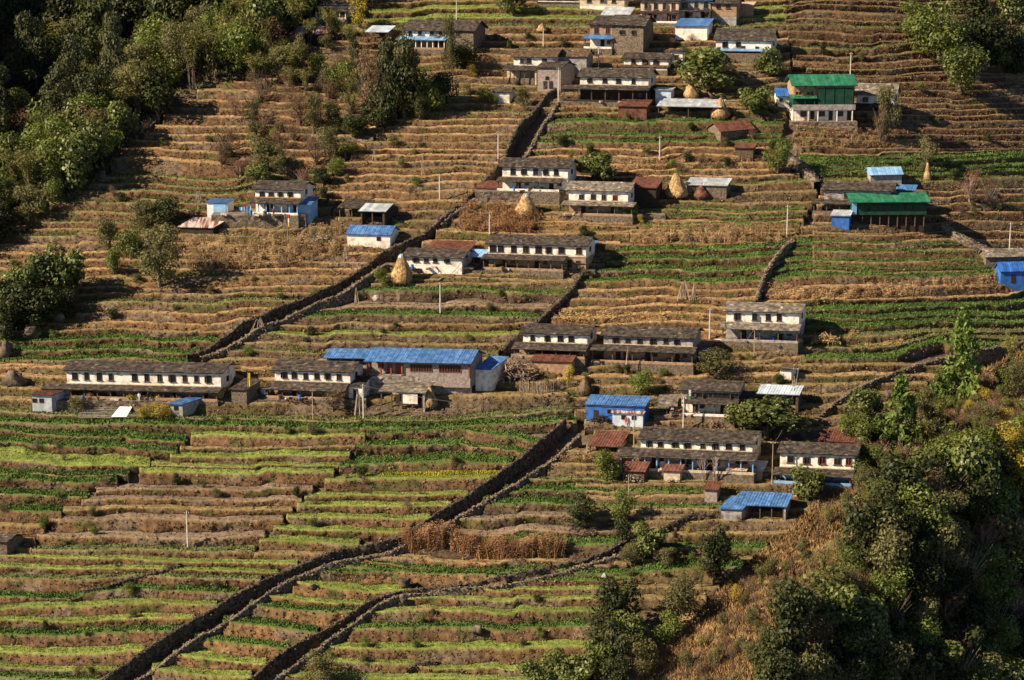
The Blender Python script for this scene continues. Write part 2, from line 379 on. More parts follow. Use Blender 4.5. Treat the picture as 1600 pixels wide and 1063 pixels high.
        for side in (0, -1):
            e = A[:, side].copy(); out = []
            for dz in (.7, 1.5, 2.6):
                m_ = e.copy(); m_[:, 2] -= dz; m_[:, 0] += (.18*vn(m_[:, 1]*2, dz, k, 81))+(.07*dz if side == -1 else -.07*dz); out.append(m_)
            cur.append(out)
        A = np.concatenate([np.stack(cur[0][::-1], 1), A, np.stack(cur[1], 1)], 1)
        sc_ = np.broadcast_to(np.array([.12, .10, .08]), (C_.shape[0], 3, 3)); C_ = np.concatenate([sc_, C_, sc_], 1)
        nr_, nc = A.shape[:2]; i = (np.arange(nr_-1)[:, None]*nc+np.arange(nc-1)[None]).ravel()
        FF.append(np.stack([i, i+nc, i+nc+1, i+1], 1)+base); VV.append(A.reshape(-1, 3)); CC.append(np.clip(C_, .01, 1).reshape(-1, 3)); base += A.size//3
        # scatter seeds
        wid = (xr-xl)*mpp_at(Pc[len(x)//2]); dep = float(np.mean(np.linalg.norm(Pb-Pc, axis=1)))
        def samp(num, a0, a1, Pa, Pz):
            num = int(num)
            if num < 1: return np.zeros((0, 3))
            u = rng.random(num)*(len(x)-1.001); iu = u.astype(int); fu = (u-iu)[:, None]; a = (a0+(a1-a0)*rng.random(num))[:, None]
            q = (Pa[iu]*(1-fu)+Pa[iu+1]*fu)*(1-a)+(Pz[iu]*(1-fu)+Pz[iu+1]*fu)*a; return q
        if ty in 'glym':
            den = {'g': 13, 'l': 9, 'y': 9, 'm': 5}[ty]; scat[ty].append(samp(wid*min(dep, 7)*den, .0, .93, Pb, Pc))
        else: scat['dry'].append(samp(wid*min(dep, 7)*1.2, 0, 1, Pb, Pc))
        if ty not in 'gl': scat['lip'].append(samp(wid*3.2, .9, 1.0, Pb, Pc))
        scat['dry'].append(samp(wid*float(np.mean(H))*2.2, .12, .97, Pc, Ft)-np.array([0, .1, 0]))
        scat['stone'].append(samp(wid*float(np.mean(H))*.5, .1, .98, Pc, Ft)-np.array([0, .15, 0]))
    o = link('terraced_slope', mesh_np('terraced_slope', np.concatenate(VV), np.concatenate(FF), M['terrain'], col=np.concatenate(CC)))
    o['kind'] = 'structure'
    return o
def auto(y0, y1, step, types, t=4, sl=0.0, jit=.2, x0=0, x1=1600, rts=None, seed=1):
    rr = random.Random(seed); out = []; y = y0
    while y < y1:
        ty = rr.choice(types); d1 = rr.uniform(-2, 2)
        out.append(([(x0, y-sl*.5*(x1-x0)+d1), ((x0+x1)/2, y+rr.uniform(-1.5, 1.5)), (x1, y+sl*.5*(x1-x0)-d1)], t*rr.uniform(.7, 1.4), ty, (rts and rr.choice(rts)) or 'n'))
        y += step*rr.uniform(1-jit, 1+jit)
    return out

W1L = [(870, 138), (850, 155), (805, 205), (790, 250), (745, 295), (700, 335), (655, 370), (600, 393), (560, 425), (500, 458), (430, 484), (380, 503), (335, 538), (295, 556)]
W1R = [(884, 150), (866, 172), (838, 215), (822, 248), (775, 290), (725, 325), (690, 352), (650, 388), (606, 410), (570, 440), (500, 476), (440, 499), (400, 516), (350, 545), (316, 560)]
W2L = [(885, 655), (820, 712), (760, 755), (690, 800), (620, 842), (560, 852), (470, 880), (400, 910), (330, 950), (270, 990), (200, 1035), (150, 1066), (60, 1130)]
W2R = [(908, 680), (860, 722), (800, 762), (720, 805), (660, 838), (600, 866), (520, 882), (450, 907), (380, 952), (300, 1003), (210, 1064), (120, 1130)]
W3L = [(975, 846), (930, 872), (820, 895), (730, 912), (620, 925), (585, 937), (550, 957), (500, 987), (440, 1022), (385, 1064), (300, 1130)]
W3R = [(1000, 862), (960, 868), (900, 889), (800, 912), (700, 922), (620, 932), (575, 957), (520, 1000), (470, 1036), (425, 1066), (350, 1130)]
J1 = [(600, 655), (560, 690), (545, 715), (515, 745), (482, 770), (455, 800), (425, 828), (405, 846), (398, 862), (398, 880)]
J2 = [(330, 650), (290, 690), (275, 708), (235, 728), (185, 750), (140, 775), (95, 800), (60, 830), (50, 860)]
LE = [(-60, -200), (-60, 1300)]
def dx(pl, d): return [(x+d, y) for x, y in pl]

# Z1: strips right under the long house
zone([(-60, 560), (-60, 670)], [(870, 560), (905, 670)], [([(0, 572), (400, 572), (900, 560)], 3, 's'), ([(0, 588), (400, 590), (900, 575)], 4, 's'), ([(0, 606), (400, 610), (900, 592)], 4, 'd'),
  ([(0, 625), (400, 628), (900, 612)], 6, 'd'), ([(0, 645), (180, 650), (320, 654), (530, 658), (700, 655), (880, 640)], 7, 'm'),
  ([(0, 660), (300, 664), (530, 668), (700, 663), (890, 655)], 7, 'g')], rt='o')
zone(dx(LE, 0), J2, [([(0, 675), (105, 682), (300, 690)], 10, 'g'), ([(0, 693), (180, 700), (280, 705)], 8, 'g'), ([(0, 720, 19), (100, 727, 20), (240, 728, 12)], 19, 'l'),
  ([(0, 742), (230, 743)], 7, 'g'), ([(0, 751), (185, 751)], 7, 'g'), ([(0, 774), (140, 775)], 8, 'g'), ([(0, 800), (95, 798)], 9, 'g'), ([(0, 822), (60, 820)], 3, 'd'), ([(0, 845), (60, 842)], 3, 'd'), (858, 3, 'd')])
zone(J2, J1, [([(280, 679), (420, 680), (660, 680)], 6, 'l'), ([(280, 700), (540, 698)], 3, 'd', 'o'), ([(260, 712), (420, 712), (540, 712)], 8, 'l'), ([(245, 728), (525, 728)], 5, 'l'),
  ([(215, 738), (420, 738), (520, 738)], 6, 'l'), ([(165, 768), (300, 765), (490, 765)], 7, 'b'), ([(140, 781), (420, 782)], 6, 'b'), ([(100, 796), (290, 795), (430, 798)], 5, 'd'),
  ([(75, 811), (430, 814)], 7, 'b'), ([(30, 837), (250, 843), (410, 838)], 9, 'b'), (861, 8, 'm')])
zone(dx(LE, 0), W2L, [([(0, 870), (200, 874), (240, 878), (420, 878), (560, 880)], 6, 'l'), ([(0, 888), (235, 889), (420, 893)], 6, 'l'), ([(0, 906), (270, 903), (420, 906)], 7, 'm'),
  ([(0, 934), (110, 936), (150, 923), (370, 925)], 7, 'g'), ([(0, 953), (110, 945), (320, 946)], 7, 'l'), ([(0, 970), (300, 969)], 7, 'l'), ([(0, 993), (60, 991), (280, 989)], 8, 'g'),
  ([(0, 1020), (230, 1020)], 10, 'l'), ([(0, 1043), (190, 1046)], 7, 'l'), ([(0, 1059), (140, 1059)], 7, 'g'), (1082, 7, 'l'), (1104, 7, 'g')])
zone(J1, W2L, [([(560, 679), (700, 676), (870, 684)], 7, 'g'), ([(560, 697), (700, 699), (820, 704)], 7, 'g'), ([(540, 727), (700, 723), (800, 725)], 11, 'g'),
  ([(515, 748), (640, 747), (700, 750), (790, 742)], 8, 'l'), ([(480, 773), (740, 772)], 6, 'l'), ([(470, 788), (690, 788)], 7, 'l'), ([(452, 806), (650, 807)], 7, 'l'),
  ([(425, 828), (625, 827)], 7, 'l'), ([(405, 847), (590, 850)], 9, 'l'), (866, 4, 'd')])
# wedge between the two lower walled paths
zone(W2R, W3L, [([(560, 873, 4), (634, 888, 13), (730, 900, 13), (930, 886, 8)], 10, 'g'), ([(500, 878, 6), (560, 886, 7), (640, 896, 3), (900, 903, 2)], 5, 'g'), ([(440, 902, 3), (500, 915, 12), (590, 927, 11), (700, 922, 3)], 9, 'l'),
  ([(405, 928, 4), (480, 938, 9), (560, 944, 5)], 8, 'l'), ([(385, 947, 7), (470, 950, 7), (560, 957, 6)], 6, 'g'), ([(350, 972), (440, 980), (510, 987)], 9, 'g'),
  ([(310, 1000), (400, 1008), (460, 1016)], 8, 'g'), ([(280, 1024), (370, 1036), (430, 1042)], 11, 'l'), ([(240, 1046), (380, 1060)], 10, 'l'), ([(180, 1080), (380, 1085)], 8, 'l')], rt='s')
zone(W3R, [(1040, 880), (1000, 900), (960, 960), (900, 1063), (850, 1130)], [([(850, 905), (1000, 906)], 5, 'g'), ([(810, 920), (1000, 918)], 5, 'l'), ([(700, 937), (960, 934)], 5, 'l'), ([(600, 953), (940, 954)], 7, 'l'),
  ([(560, 977), (780, 979), (940, 977)], 8, 'g'), ([(520, 1008), (700, 1011), (900, 1008)], 10, 'l'), ([(500, 1031), (640, 1033), (680, 1043), (880, 1043)], 7, 'l'), ([(450, 1057), (630, 1055), (870, 1062)], 7, 'l'), (1085, 7, 'l'), (1105, 7, 'g')])
# fields right of the stairway, below the lower hamlet
zone(W2R, [(1140, 700), (1140, 790), (1000, 850), (980, 880)], [([(800, 700), (1140, 705)], 3, 'd', 'o'), ([(800, 722), (1140, 728)], 3, 'd', 'o'), ([(800, 748), (1140, 752)], 5, 'm', 'o'), ([(790, 766), (1100, 768)], 9, 'g'), ([(760, 783), (880, 789), (1110, 791)], 9, 'g'),
  ([(720, 806), (900, 808), (1100, 806)], 7, 'b', 'k'), ([(690, 830), (900, 832), (1040, 822)], 9, 'b', 'k'), ([(670, 842), (880, 847), (1040, 845)], 8, 'g'), ([(630, 872), (900, 880)], 6, 'd', 's'), (892, 5, 'g')], rt='k')
zone([(960, 790), (1010, 850), (960, 870), (960, 900), (990, 960)], [(1230, 790), (1250, 820), (1180, 870), (1100, 940)], [([(1000, 815), (1250, 812)], 4, 'd', 'k'), ([(1000, 835), (1250, 832)], 4, 'd', 'o'), ([(1010, 856), (1120, 858), (1210, 856)], 9, 'g', 'o'), ([(950, 875), (1200, 872)], 4, 'd', 'o'),
  ([(960, 897), (1100, 886)], 12, 'g', 'o'), (918, 5, 'd', 'o'), (935, 5, 'd', 'o')])
# middle band
zone(W1R, [(905, 425), (880, 470), (820, 520), (775, 556), (775, 580)], [([(560, 438), (900, 436)], 5, 'd', 'k'), ([(560, 454, 8), (690, 454, 8), (900, 457, 2)], 7, 'g', 'k'), ([(465, 479), (880, 480)], 8, 'b', 'k'), ([(430, 490), (600, 491), (850, 495)], 8, 'g', 'k'), ([(420, 508), (830, 506)], 4, 'd'),
  ([(400, 521), (620, 522), (820, 520)], 5, 'l', 'k'), ([(340, 536), (810, 536)], 4, 'd', 'k'), ([(320, 549), (800, 550)], 3, 'm', 'k'), ([(300, 563), (800, 564)], 3, 'd'), (578, 3, 'd')])
zone(dx(LE, 0), W1L, [([(0, 368), (290, 366), (540, 372)], 4, 'm'), ([(0, 384), (290, 380), (600, 385)], 4, 's'), ([(0, 397), (600, 398)], 4, 's'), ([(0, 410), (290, 408), (600, 412)], 4, 's'), ([(0, 423), (600, 421)], 3, 's'),
  ([(0, 436), (600, 432)], 3, 'd', 's'), ([(0, 449), (300, 453), (560, 447)], 3, 's'), ([(0, 461), (500, 460)], 3, 'd'), ([(0, 476), (215, 474), (460, 471)], 4, 'm'), ([(0, 492), (420, 486)], 3, 's'), ([(0, 507), (380, 502)], 3, 's', 's'),
  ([(0, 518), (345, 515)], 3, 'd'), ([(0, 535), (85, 532), (320, 530)], 7, 'g'), ([(0, 551), (40, 549), (305, 547)], 8, 'g'), ([(0, 565), (180, 562), (290, 559)], 7, 'g'), (574, 3, 's')])
# upper left brown terraces
GU = [(600, 120), (640, 160), (600, 200), (560, 235), (525, 260), (505, 300), (530, 345)]
zone([(480, 60), (335, 128), (270, 160), (240, 200), (205, 218), (175, 245), (150, 275), (85, 310), (40, 345), (-40, 380)], GU,
  [([(340, 128), (540, 132)], 3, 'd'), ([(340, 142), (430, 141), (560, 147)], 3, 'd'), ([(280, 158), (420, 158), (600, 161)], 3, 's'), ([(270, 170), (600, 173)], 3, 'd'), ([(250, 181), (600, 185)], 3, 's'), ([(250, 198), (600, 199)], 3, 's'), ([(230, 211), (600, 212)], 3, 's'),
  ([(230, 223), (600, 224)], 3, 's'), ([(210, 235), (580, 237)], 3, 's'), ([(190, 248), (560, 250)], 3, 's'), ([(180, 277), (400, 277), (530, 272)], 3, 'm'), ([(180, 289), (385, 289), (520, 285)], 3, 'm'), ([(165, 300), (385, 299), (520, 298)], 3, 'm'),
  ([(90, 316), (400, 316), (520, 312)], 3, 'm'), ([(80, 330), (520, 327)], 3, 'm'), ([(50, 346), (530, 343)], 3, 'm'), (358, 3, 'd')])
zone(GU, W1L, [(140, 2, 'd'), (153, 2.5, 's'), ([(600, 164), (850, 163)], 2.5, 'd'), (176, 2.5, 'm'), ([(600, 187), (820, 187)], 2.5, 's'), ([(600, 197), (820, 195)], 2.5, 's'), (208, 2.5, 's'), (221, 3, 'd'), ([(600, 232), (800, 234)], 3, 's'),
  ([(560, 241), (800, 242)], 3, 's'), ([(550, 252), (800, 253)], 3, 's'), (263, 3, 'd'), (274, 3, 's'), (286, 3, 's'), (299, 3, 's'), (314, 3, 's'), (330, 3, 'd', 'k'), (344, 3, 'd', 'k'), (358, 3, 'd', 'o'), (372, 3, 'd')])
# right of the upper stairway
RT_ = [(1235, 130), (1215, 250), (1280, 290), (1245, 370)]
zone(W1R, RT_, [(163, 2, 'd'), (175, 3, 'd', 'o'), ([(850, 188), (965, 187), (1200, 193)], 4, 'g', 'o'), ([(838, 208), (1110, 211), (1230, 212)], 4, 'g'), ([(835, 219), (1120, 222), (1230, 222)], 4, 'g'), (232, 3, 's'), (243, 3, 's'), (255, 3, 's', 's'), (265, 3, 's'), (275, 3, 's'), (286, 3, 'm'), (300, 3, 'd', 'k'), (316, 3, 'd', 'o'), (330, 3, 'd', 'o'), (345, 4, 's', 's'), (360, 3, 'd', 's')])
zone([(1010, 315), (1000, 350), (960, 390), (940, 420), (905, 437), (880, 475), (820, 530), (800, 570)], [(1262, 315), (1245, 365), (1215, 400), (1190, 455), (1185, 480), (1260, 560)],
  [([(1040, 329), (1240, 328)], 6, 'g'), ([(1020, 339), (1240, 338)], 5, 'g'), ([(1000, 351), (1240, 350)], 6, 'g'), ([(1000, 363), (1240, 366)], 4, 'd', 's'), ([(980, 380), (1230, 382)], 4, 'd', 's'), ([(965, 392), (1220, 388)], 8, 'g'), ([(950, 406), (1215, 402)], 8, 'g'), ([(940, 422), (1205, 421)], 8, 'g'), ([(920, 437), (1200, 438)], 7, 'g'),
   ([(900, 451), (1200, 452)], 4, 's'), ([(890, 465), (1200, 464)], 4, 's'), ([(880, 478), (1200, 477)], 4, 's'), ([(860, 490), (1200, 491)], 4, 's', 's'), ([(840, 504), (1200, 503)], 4, 's'), (516, 4, 's', 's'), (532, 3, 'd'), (548, 3, 'd'), (562, 3, 'd')])
zone([(1262, 330), (1245, 368), (1218, 400), (1192, 455), (1190, 480), (1250, 560), (1260, 600)], [(1480, 350), (1540, 395), (1570, 430), (1700, 440), (1700, 620)],
  [([(1260, 355), (1500, 352)], 3, 'd'), ([(1250, 370), (1500, 366)], 4, 'd'), ([(1250, 384), (1520, 381)], 9, 'g'), ([(1230, 396), (1530, 393)], 7, 'g'), ([(1215, 411), (1540, 407)], 8, 'g'), ([(1205, 424), (1560, 418)], 8, 'g'), ([(1200, 438), (1600, 427)], 9, 'g'),
   ([(1190, 455), (1600, 444)], 5, 's', 's'), ([(1190, 474), (1600, 462)], 5, 's', 'o'), ([(1230, 488), (1600, 475)], 8, 'g', 'o'), ([(1250, 500), (1600, 491)], 8, 'g', 'o'), ([(1250, 512), (1600, 503)], 8, 'g', 'o'), ([(1250, 527), (1600, 516)], 6, 'm', 'o'), ([(1250, 545), (1400, 540), (1480, 525), (1600, 528)], 5, 'm', 'o'), ([(1250, 563), (1400, 554), (1470, 538), (1600, 540)], 9, 'g', 'o')])
# top right
zone([(1215, -40), (1240, 100), (1330, 130), (1240, 200), (1245, 245)], [(1720, -40), (1720, 300)],
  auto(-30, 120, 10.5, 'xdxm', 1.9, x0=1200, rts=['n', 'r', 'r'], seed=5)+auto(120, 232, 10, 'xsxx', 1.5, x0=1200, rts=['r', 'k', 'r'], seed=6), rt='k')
zone([(1250, 225), (1250, 250), (1285, 285), (1270, 345)], [(1720, 225), (1720, 430)],
  [([(1250, 243), (1600, 236)], 3, 'd', 'o'), ([(1260, 252), (1600, 244)], 6, 'g', 'o'), ([(1270, 260), (1600, 250)], 5, 'g', 'o'), ([(1280, 268), (1600, 262)], 6, 'g', 'o'), ([(1285, 276), (1600, 270)], 5, 'g', 'o'), ([(1285, 286), (1600, 280)], 4, 'm', 'k'),
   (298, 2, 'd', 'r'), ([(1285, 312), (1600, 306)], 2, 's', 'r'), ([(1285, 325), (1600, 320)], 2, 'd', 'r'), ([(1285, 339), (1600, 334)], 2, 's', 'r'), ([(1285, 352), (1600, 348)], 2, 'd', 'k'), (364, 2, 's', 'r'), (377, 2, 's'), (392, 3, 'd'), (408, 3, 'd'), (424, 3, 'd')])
# top middle
zone([(560, -60), (500, 10), (420, 60), (400, 130), (620, 170)], [(1225, -60), (1240, 170)],
  [(-40, 3, 'd'), (-26, 3, 's'), (-12, 3, 's'), (2, 3, 'd'), ([(500, 14), (650, 14), (780, 12), (1200, 16)], 5, 'l'), ([(500, 28), (800, 27), (1200, 30)], 6, 'l'), ([(500, 41), (1200, 42)], 5, 'm'), (53, 3, 'd'), (64, 3, 's', 'k'), (75, 3, 'd', 'k'), (86, 3, 'd'), (98, 3, 'd'), (110, 3, 'd'), (122, 3, 's', 'k'), (133, 3, 'd', 'o'), (144, 3, 'd', 'o'), (154, 3, 'd', 'o')])
zone([(720, 318), (690, 352), (640, 395), (600, 415), (580, 440)], [(1000, 318), (1000, 350), (960, 390), (940, 420), (905, 440)],
  [([(690, 330), (1000, 340)], 3, 'd', 's'), ([(690, 345), (1000, 352)], 3, 'd', 's'), ([(690, 362), (1000, 364)], 4, 's', 'o'), ([(650, 378), (1000, 378)], 4, 's'), ([(640, 394), (1000, 394)], 3, 'd', 'k'), (410, 3, 'd', 'k'), (425, 3, 'd', 'o'), (440, 3, 'd', 'o')])
zone([(860, 140), (845, 170)], [(1240, 130), (1240, 170)], [(146, 3, 'd', 'k'), (156, 3, 'd', 'k'), (166, 3, 'd', 'o')])
# village ground in the lower right
zone([(860, 560), (880, 620), (930, 680), (900, 720)], [(1500, 560), (1400, 640), (1330, 735), (1290, 800)],
  [([(860, 572), (1500, 572)], 3, 'd', 'o'), ([(860, 588), (1500, 588)], 5, 's', 'o'), ([(860, 604), (1500, 602)], 4, 'd', 'o'), ([(860, 620), (1500, 618)], 4, 'd', 'k'), ([(860, 640), (1500, 636)], 5, 'd', 'o'), ([(860, 658), (1500, 655)], 5, 'd', 'k'), ([(860, 676), (1500, 674)], 5, 'd', 'k'), ([(900, 695), (1500, 693)], 4, 'd', 'k'), (714, 5, 'd', 'o'), (735, 5, 'd', 'k'), (756, 5, 'd', 'o'), (776, 5, 'd', 'k'), (797, 4, 'd', 'o')])

# ------------------------------------------------------------------ scattered ground cover (one object per kind)
def tufts(P, n, h, w, c1, c2, lean=.35, up=0.0):
    """n blades per point, each one triangle"""
    m = len(P); P = np.repeat(P, n, 0); k = len(P)
    an = rng.random(k)*2*np.pi; hh = h*(.6+.8*rng.random(k)); ww = w*(.6+.8*rng.random(k))
    off = (rng.random((k, 2))-.5)*w*1.6
    B = P.copy(); B[:, 0] += off[:, 0]; B[:, 1] += off[:, 1]
    ax = np.stack([np.cos(an), np.sin(an), 0*an], 1)*ww[:, None]*.5
    ln = (rng.random((k, 2))-.5)*2*lean*hh[:, None]
    T = B+np.stack([ln[:, 0], ln[:, 1], hh+up], 1)
    V = np.stack([B-ax-np.array([0, 0, .05]), B+ax-np.array([0, 0, .05]), T], 1).reshape(-1, 3); F = np.arange(3*k).reshape(-1, 3)
    cm = rng.random((k, 1)); c = np.array(c1)*(1-cm)+np.array(c2)*cm
    c = c*(1+.35*vn(P[:, 0]/3, P[:, 1]/3, 0, 91))[:, None]
    return V, F, np.repeat(c, 3, 0)
def stuff(name, parts, label, cat, mtl='tuft'):
    Vs, Fs, Cs = [], [], []; b = 0
    for V, F, c in parts:
        Vs.append(V); Fs.append(F+b); Cs.append(c); b += len(V)
    o = link(name, mesh_np(name, np.concatenate(Vs), np.concatenate(Fs), M[mtl], col=np.clip(np.concatenate(Cs), .005, 1)))
    return tag(o, label, cat, kind='stuff')
cat_ = lambda k: np.concatenate(scat[k]) if scat[k] else np.zeros((0, 3))
def leafy(P, s, c1, c2):
    V, F, c = tufts(P, 3, s*.8, s*1.0, c1, c2, lean=.9); return V, F, c
stuff('leafy_crop', [leafy(cat_('g'), .33, (.05, .095, .02), (.115, .165, .04)), leafy(cat_('m')[::2], .34, (.07, .10, .03), (.14, .15, .05))], 'dark green leafy vegetable rows growing along the terrace steps', 'crop')
stuff('young_grain', [tufts(cat_('l'), 2, .17, .20, (.125, .16, .03), (.21, .235, .05)), tufts(cat_('m')[1::2], 2, .28, .2, (.10, .12, .04), (.2, .18, .07))], 'thin light green young grain covering the flat terrace beds', 'crop')
py_ = cat_('y'); 0 and stuff('mustard_flowers', [tufts(py_, 3, .5, .3, (.16, .20, .03), (.55, .48, .03))], 'yellow flowering mustard strip beside the big diagonal wall', 'flowers')
stuff('dry_grass', [tufts(cat_('dry'), 2, .26, .26, (.055, .036, .016), (.20, .13, .058), lean=.9), tufts(cat_('lip')[::2], 2, .13, .24, (.16, .12, .045), (.34, .24, .10), lean=1.2)], 'tan dry grass tufts hanging over the terrace walls', 'grass')
# loose stones set in the terrace faces
ps = cat_('stone'); k = len(ps); s_ = .10+.22*rng.random(k)**2
oct_ = np.array([[1, 0, 0], [0, -1, 0], [-1, 0, 0], [0, 1, 0], [0, 0, .8], [0, 0, -.8]]); of = np.array([[0, 4, 1], [1, 4, 2], [2, 4, 3], [3, 4, 0], [0, 1, 5], [1, 2, 5]])
V = ps[:, None, :]+oct_[None]*s_[:, None, None]*(.7+.6*rng.random((k, 6, 1))); F = (np.arange(k)[:, None, None]*6+of[None]).reshape(-1, 3)
cs = np.repeat(np.array([.125, .09, .058])*(.6+1.3*rng.random((k, 1))**2), 6, 0)
stuff('terrace_stones', [(V.reshape(-1, 3), F, cs)], 'small grey and tan stones showing in the terrace walls', 'stones')

# ------------------------------------------------------------------ dry stone walls and stairways
def resample(pts, step):
    pts = np.array(pts, float); d = np.r_[0, np.cumsum(np.linalg.norm(np.diff(pts, axis=0), axis=1))]
    n = max(int(d[-1]/step), 2); s = np.linspace(0, d[-1], n)
    return np.stack([np.interp(s, d, pts[:, k]) for k in range(pts.shape[1])], 1)
def smooth_px(pl, it=2):
    p = np.array(pl, float)
    for _ in range(it):
        q = [p[0]]
        for a, b in zip(p[:-1], p[1:]): q += [a*.75+b*.25, a*.25+b*.75]
        p = np.array(q+[p[-1]])
    return p
def stone_wall(px, up, down, thick, label, group=None, m='stonewall', seed=0, both=1.0):
    """px runs downhill, its right-hand face is the one turned to the valley side; top stands `up` above the slope"""
    p = smooth_px(px); W = onG0(p[:, 0], p[:, 1], up); W = resample(W, .42); n = len(W)
    T = np.gradient(W[:, :2], axis=0); T /= np.linalg.norm(T, axis=1)[:, None]; T = np.stack([vn(np.arange(n)/6., 0, 0, seed+1)*.0+T[:, 0], T[:, 1]], 1)
    N = np.stack([T[:, 1], -T[:, 0]], 1)        # to the left of travel is (-Ty,Tx); this is the right
    if np.mean(N[:, 0]) < 0: N = -N
    prof = [(-thick, -down*both)]+[(-thick, -down*both*a) for a in (.6, .25)]+[(-thick, 0), (-thick*.5, .08), (0, 0)]+[(0.05*j, -down*j/7) for j in range(1, 8)]
    rows = []
    for j, (o_, z_) in enumerate(prof):
        q = W.copy(); q[:, 0] += N[:, 0]*o_; q[:, 1] += N[:, 1]*o_; q[:, 2] += z_
        s = np.arange(n)*.42
        amp = .16 if 1 < j < len(prof)-1 else .1
        dn = amp*vn(s*1.9, j*1.7, 0, seed+3)+amp*.8*vn(s*.6, j*.9, 0, seed+4)
        q[:, 0] += N[:, 0]*dn; q[:, 1] += N[:, 1]*dn
        if j in (3, 4, 5): q[:, 2] += .16*vn(s*1.6, j*.6, 0, seed+5)+.35*vn(s*.22, 0, 0, seed+6)-.7*np.clip(vn(s*.13, 3, 0, seed+8)-.45, 0, 1)
        rows.append(q)
    A = np.stack(rows, 0); nr, nc = A.shape[:2]; i = (np.arange(nr-1)[:, None]*nc+np.arange(nc-1)[None]).ravel()
    F = np.stack([i, i+1, i+nc+1, i+nc], 1)
    var = .65+.7*rng.random(len(F))
    e = empty('stone_wall', W[n//2], label, 'wall', group); o = link('wall_body', mesh_np('wall_body', A.reshape(-1, 3)-W[n//2], F, M[m], var=var), e)
    k = n*5; i = rng.integers(0, n, k); j = rng.choice([3, 4, 5, 5, 6, 7, 8], k); c = A[j, i]+.12*rng.standard_normal((k, 3))*np.array([1, 1, .5]); s = .10+.16*rng.random(k)
    O8 = np.array([[1, 0, 0], [0, -1, 0], [-1, 0, 0], [0, 1, 0], [0, 0, .7], [0, 0, -.7]]); OF = np.array([[0, 4, 1], [1, 4, 2], [2, 4, 3], [3, 4, 0], [0, 1, 5], [1, 2, 5]])
    V = c[:, None, :]+O8[None]*s[:, None, None]*(.7+.6*rng.random((k, 6, 1))); Fq = (np.arange(k)[:, None, None]*6+OF[None]).reshape(-1, 3)
    q = link('coping_stones', mesh_np('coping_stones', V.reshape(-1, 3)-W[n//2], Fq, M[m], var=np.repeat(.7+1.0*rng.random(k)**2, 6)), e); q['kind'] = 'stuff'
    return e
def path(pa, pb, off, label='stone stairway', steps=True):
    """ribbon of steps between two pixel lines"""
    a = resample(smooth_px(pa), 1); b = resample(smooth_px(pb), 1); n = 400
    A = onG0(*resample(a, 1)[np.linspace(0, len(resample(a, 1))-1, n).astype(int)].T, off); B = onG0(*resample(b, 1)[np.linspace(0, len(resample(b, 1))-1, n).astype(int)].T, off)
    L = float(np.sum(np.linalg.norm(np.diff(A, axis=0), axis=1))); k = int(L/.55)
    mb = MB(); idx = np.linspace(0, n-1, k+1)
    A = np.stack([np.interp(idx, np.arange(n), A[:, c]) for c in range(3)], 1); B = np.stack([np.interp(idx, np.arange(n), B[:, c]) for c in range(3)], 1)
    for i in range(k):
        z = min(A[i, 2], B[i, 2])+.1*rng.random(); w = .7+.6*rng.random(); z1 = min(A[i+1, 2], B[i+1, 2])-.5
        p = [(A[i, 0], A[i, 1], z), (B[i, 0], B[i, 1], z), (B[i+1, 0], B[i+1, 1], z-.04), (A[i+1, 0], A[i+1, 1], z-.04)]
        mb.face(p, w); mb.face([p[3], p[2], (p[2][0], p[2][1], z1), (p[3][0], p[3][1], z1)], w*.9)
    o = mb.build('stone_stairway', M['paving']); return tag(o, kind='structure')

stone_wall(W2L, 1.1, 5.6, .5, 'longest dark stone wall sweeping from the hamlet diagonally to the bottom edge', 'walls along the lower stairways', seed=11, m='shadestone')
stone_wall(W2R, .5, 3.4, .5, 'lower parallel wall on the valley side of the long stairway', 'walls along the lower stairways', seed=12)
path(W2L, W2R, -2.6)
stone_wall(W3L, .5, 3.6, .45, 'curved dry stone wall on the upper side of the lowest path', 'walls along the lower stairways', seed=13, m='shadestone')
stone_wall(W3R, .4, 3.0, .45, 'curved dry stone wall on the valley side of the lowest path', 'walls along the lower stairways', seed=14)
path(W3L, W3R, -1.8)
U = [p for p in W1L if p[1] <= 395]; Dn = [p for p in W1L if p[1] >= 393]
stone_wall(U, .9, 5.6, .6, 'dark dry stone wall running up beside the upper stairway to the top houses', 'walls along the upper stairway', seed=15, m='shadestone')
stone_wall(Dn, .9, 4.6, .5, 'left wall of the stairway dropping from the middle hamlet to the long white house', 'walls along the upper stairway', seed=16, m='shadestone')
U2 = [p for p in W1R if p[1] <= 352]; D2 = [p for p in W1R if p[1] >= 408]
stone_wall(U2, .3, 1.6, .6, 'low rubble wall on the right edge of the upper stairway', 'walls along the upper stairway', seed=17)
stone_wall(D2, .8, 2.4, .7, 'right wall of the stairway below the hay-stacked yard', 'walls along the upper stairway', seed=18)
path(W1L, W1R, -2.2)
stone_wall([(912, 425), (885, 462), (850, 495), (815, 520), (785, 548)], 1.0, 3.0, .8, 'single dark stone wall dropping from the eight-window house to the blue-awning house', seed=19, m='shadestone')
stone_wall([(1240, 372), (1222, 392), (1204, 415), (1192, 440), (1184, 470)], 1.0, 2.2, .6, 'rubble wall dividing the green fields at centre right', seed=20)
stone_wall([(1600, 536), (1540, 548), (1470, 556), (1400, 582), (1360, 598), (1310, 622), (1285, 648)], .6, 2.4, .6, 'thin curving stone wall under the right-hand green terraces', seed=21)
stone_wall([(1478, 350), (1500, 368), (1530, 380), (1572, 402)], .9, 1.5, 1.6, 'broken rubble bank sloping down right of the green-roofed lodge', seed=22)
stone_wall([(1235, 240), (1262, 256), (1284, 285)], .9, 2.2, 1.8, 'short rubble wall below the yellow-green bush at upper right', seed=23)
